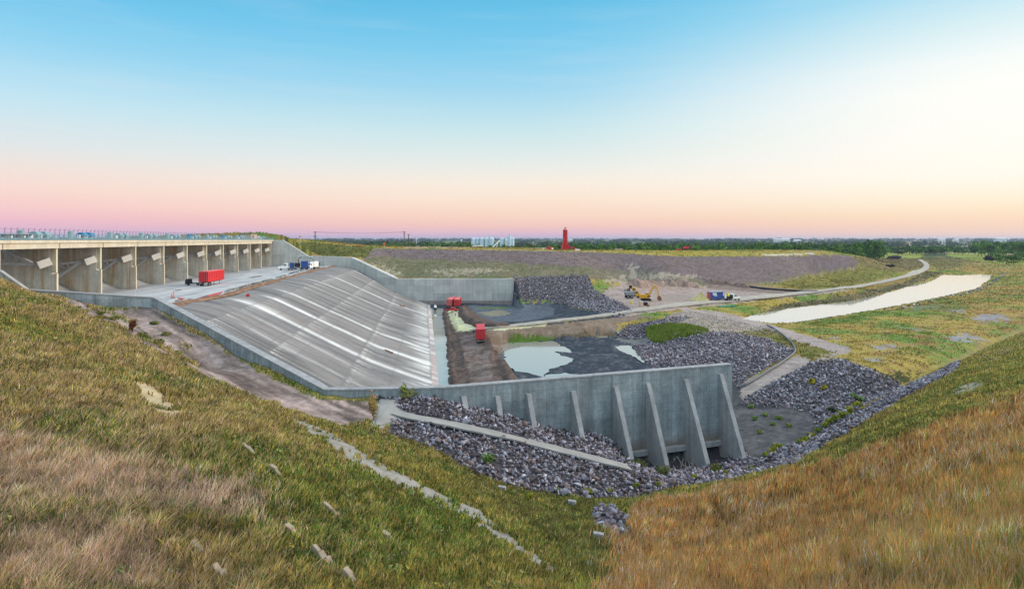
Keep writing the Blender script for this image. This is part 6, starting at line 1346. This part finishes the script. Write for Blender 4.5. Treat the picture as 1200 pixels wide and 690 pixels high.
# bearing: x/(horizontal length)
v=N.new('ShaderNodeMath'); v.operation='ARCTAN2'; L.new(sx.outputs['X'],v.inputs[0]); L.new(sx.outputs['Y'],v.inputs[1])
def mixc(fac,a,b,kind='MIX'):
    m=N.new('ShaderNodeMix'); m.data_type='RGBA'; m.blend_type=kind
    if hasattr(fac,'links'): L.new(fac,m.inputs['Factor'])
    else: m.inputs['Factor'].default_value=fac
    L.new(a,m.inputs['A'])
    if isinstance(b,tuple): m.inputs['B'].default_value=b
    else: L.new(b,m.inputs['B'])
    return m.outputs['Result']
def rng(src,a,b,lo=0,hi=1):
    m=N.new('ShaderNodeMapRange'); m.interpolation_type='SMOOTHSTEP'; m.inputs['From Min'].default_value=a; m.inputs['From Max'].default_value=b; m.inputs['To Min'].default_value=lo; m.inputs['To Max'].default_value=hi; L.new(src,m.inputs['Value']); return m.outputs[0]
az=v.outputs[0]
sky=mixc(rng(az,-.98,.05),left,mid); sky=mixc(rng(az,.02,.70),sky,right)
# the sunset glow to the right, round the place where the sun stands
SUN_AZ=R(72); SUN_EL=R(22); GLOW_AZ=R(84); GLOW_EL=R(10)
sd=Vector((math.sin(SUN_AZ)*math.cos(SUN_EL),math.cos(SUN_AZ)*math.cos(SUN_EL),math.sin(SUN_EL)))
vm_=N.new('ShaderNodeVectorMath'); vm_.operation='DOT_PRODUCT'; L.new(tc.outputs['Generated'],vm_.inputs[0]); vm_.inputs[1].default_value=(math.sin(GLOW_AZ)*math.cos(GLOW_EL),math.cos(GLOW_AZ)*math.cos(GLOW_EL),math.sin(GLOW_EL))
glow=rng(vm_.outputs['Value'],.89,1.0)
sky=mixc(glow,sky,(2.4,2.0,1.5,1))
# sky behind the viewer brightened: added fill for faces turned this way
ng=N.new('ShaderNodeMath'); ng.operation='MULTIPLY'; ng.inputs[1].default_value=-1; L.new(sx.outputs['Y'],ng.inputs[0])
sky=mixc(rng(ng.outputs[0],.0,.7),sky,(1.55,1.5,1.4,1),'MULTIPLY')
# faint high streaks
mp=N.new('ShaderNodeMapping'); mp.inputs['Scale'].default_value=(2,2,26); L.new(tc.outputs['Generated'],mp.inputs['Vector'])
nz=N.new('ShaderNodeTexNoise'); nz.inputs['Scale'].default_value=2.2; nz.inputs['Detail'].default_value=4; L.new(mp.outputs[0],nz.inputs['Vector'])
sky=mixc(rng(nz.outputs['Fac'],.45,.75,0,.06),sky,(.95,.90,.86,1))
L.new(sky,bg.inputs['Color']); bg.inputs['Strength'].default_value=1.0
ns=N.new('ShaderNodeTexSky'); ns.sky_type='NISHITA'; ns.sun_disc=False; ns.sun_elevation=SUN_EL; ns.sun_rotation=SUN_AZ; ns.dust_density=2
b2=N.new('ShaderNodeBackground'); b2.inputs['Strength'].default_value=.005; L.new(ns.outputs[0],b2.inputs['Color'])
ad=N.new('ShaderNodeAddShader'); L.new(bg.outputs[0],ad.inputs[0]); L.new(b2.outputs[0],ad.inputs[1]); L.new(ad.outputs[0],out.inputs['Surface'])
sl_=bpy.data.lights.new('sun','SUN'); sl_.energy=3.0; sl_.angle=R(14); sl_.color=(1,.86,.70)
so=bpy.data.objects.new('sun',sl_); COL.objects.link(so); so.rotation_euler=(-sd).to_track_quat('-Z','Y').to_euler()
SC.view_settings.view_transform='Standard'; SC.view_settings.look='None'; SC.view_settings.exposure=0; SC.view_settings.gamma=1
SC.render.engine='CYCLES'; SC.cycles.max_bounces=6; SC.cycles.diffuse_bounces=3; SC.cycles.use_denoising=True; SC.cycles.denoiser='OPENIMAGEDENOISE'; SC.cycles.denoising_prefilter='NONE'; SC.cycles.denoising_input_passes='RGB_ALBEDO_NORMAL'
SC.cycles.use_adaptive_sampling=True; SC.cycles.adaptive_threshold=.01
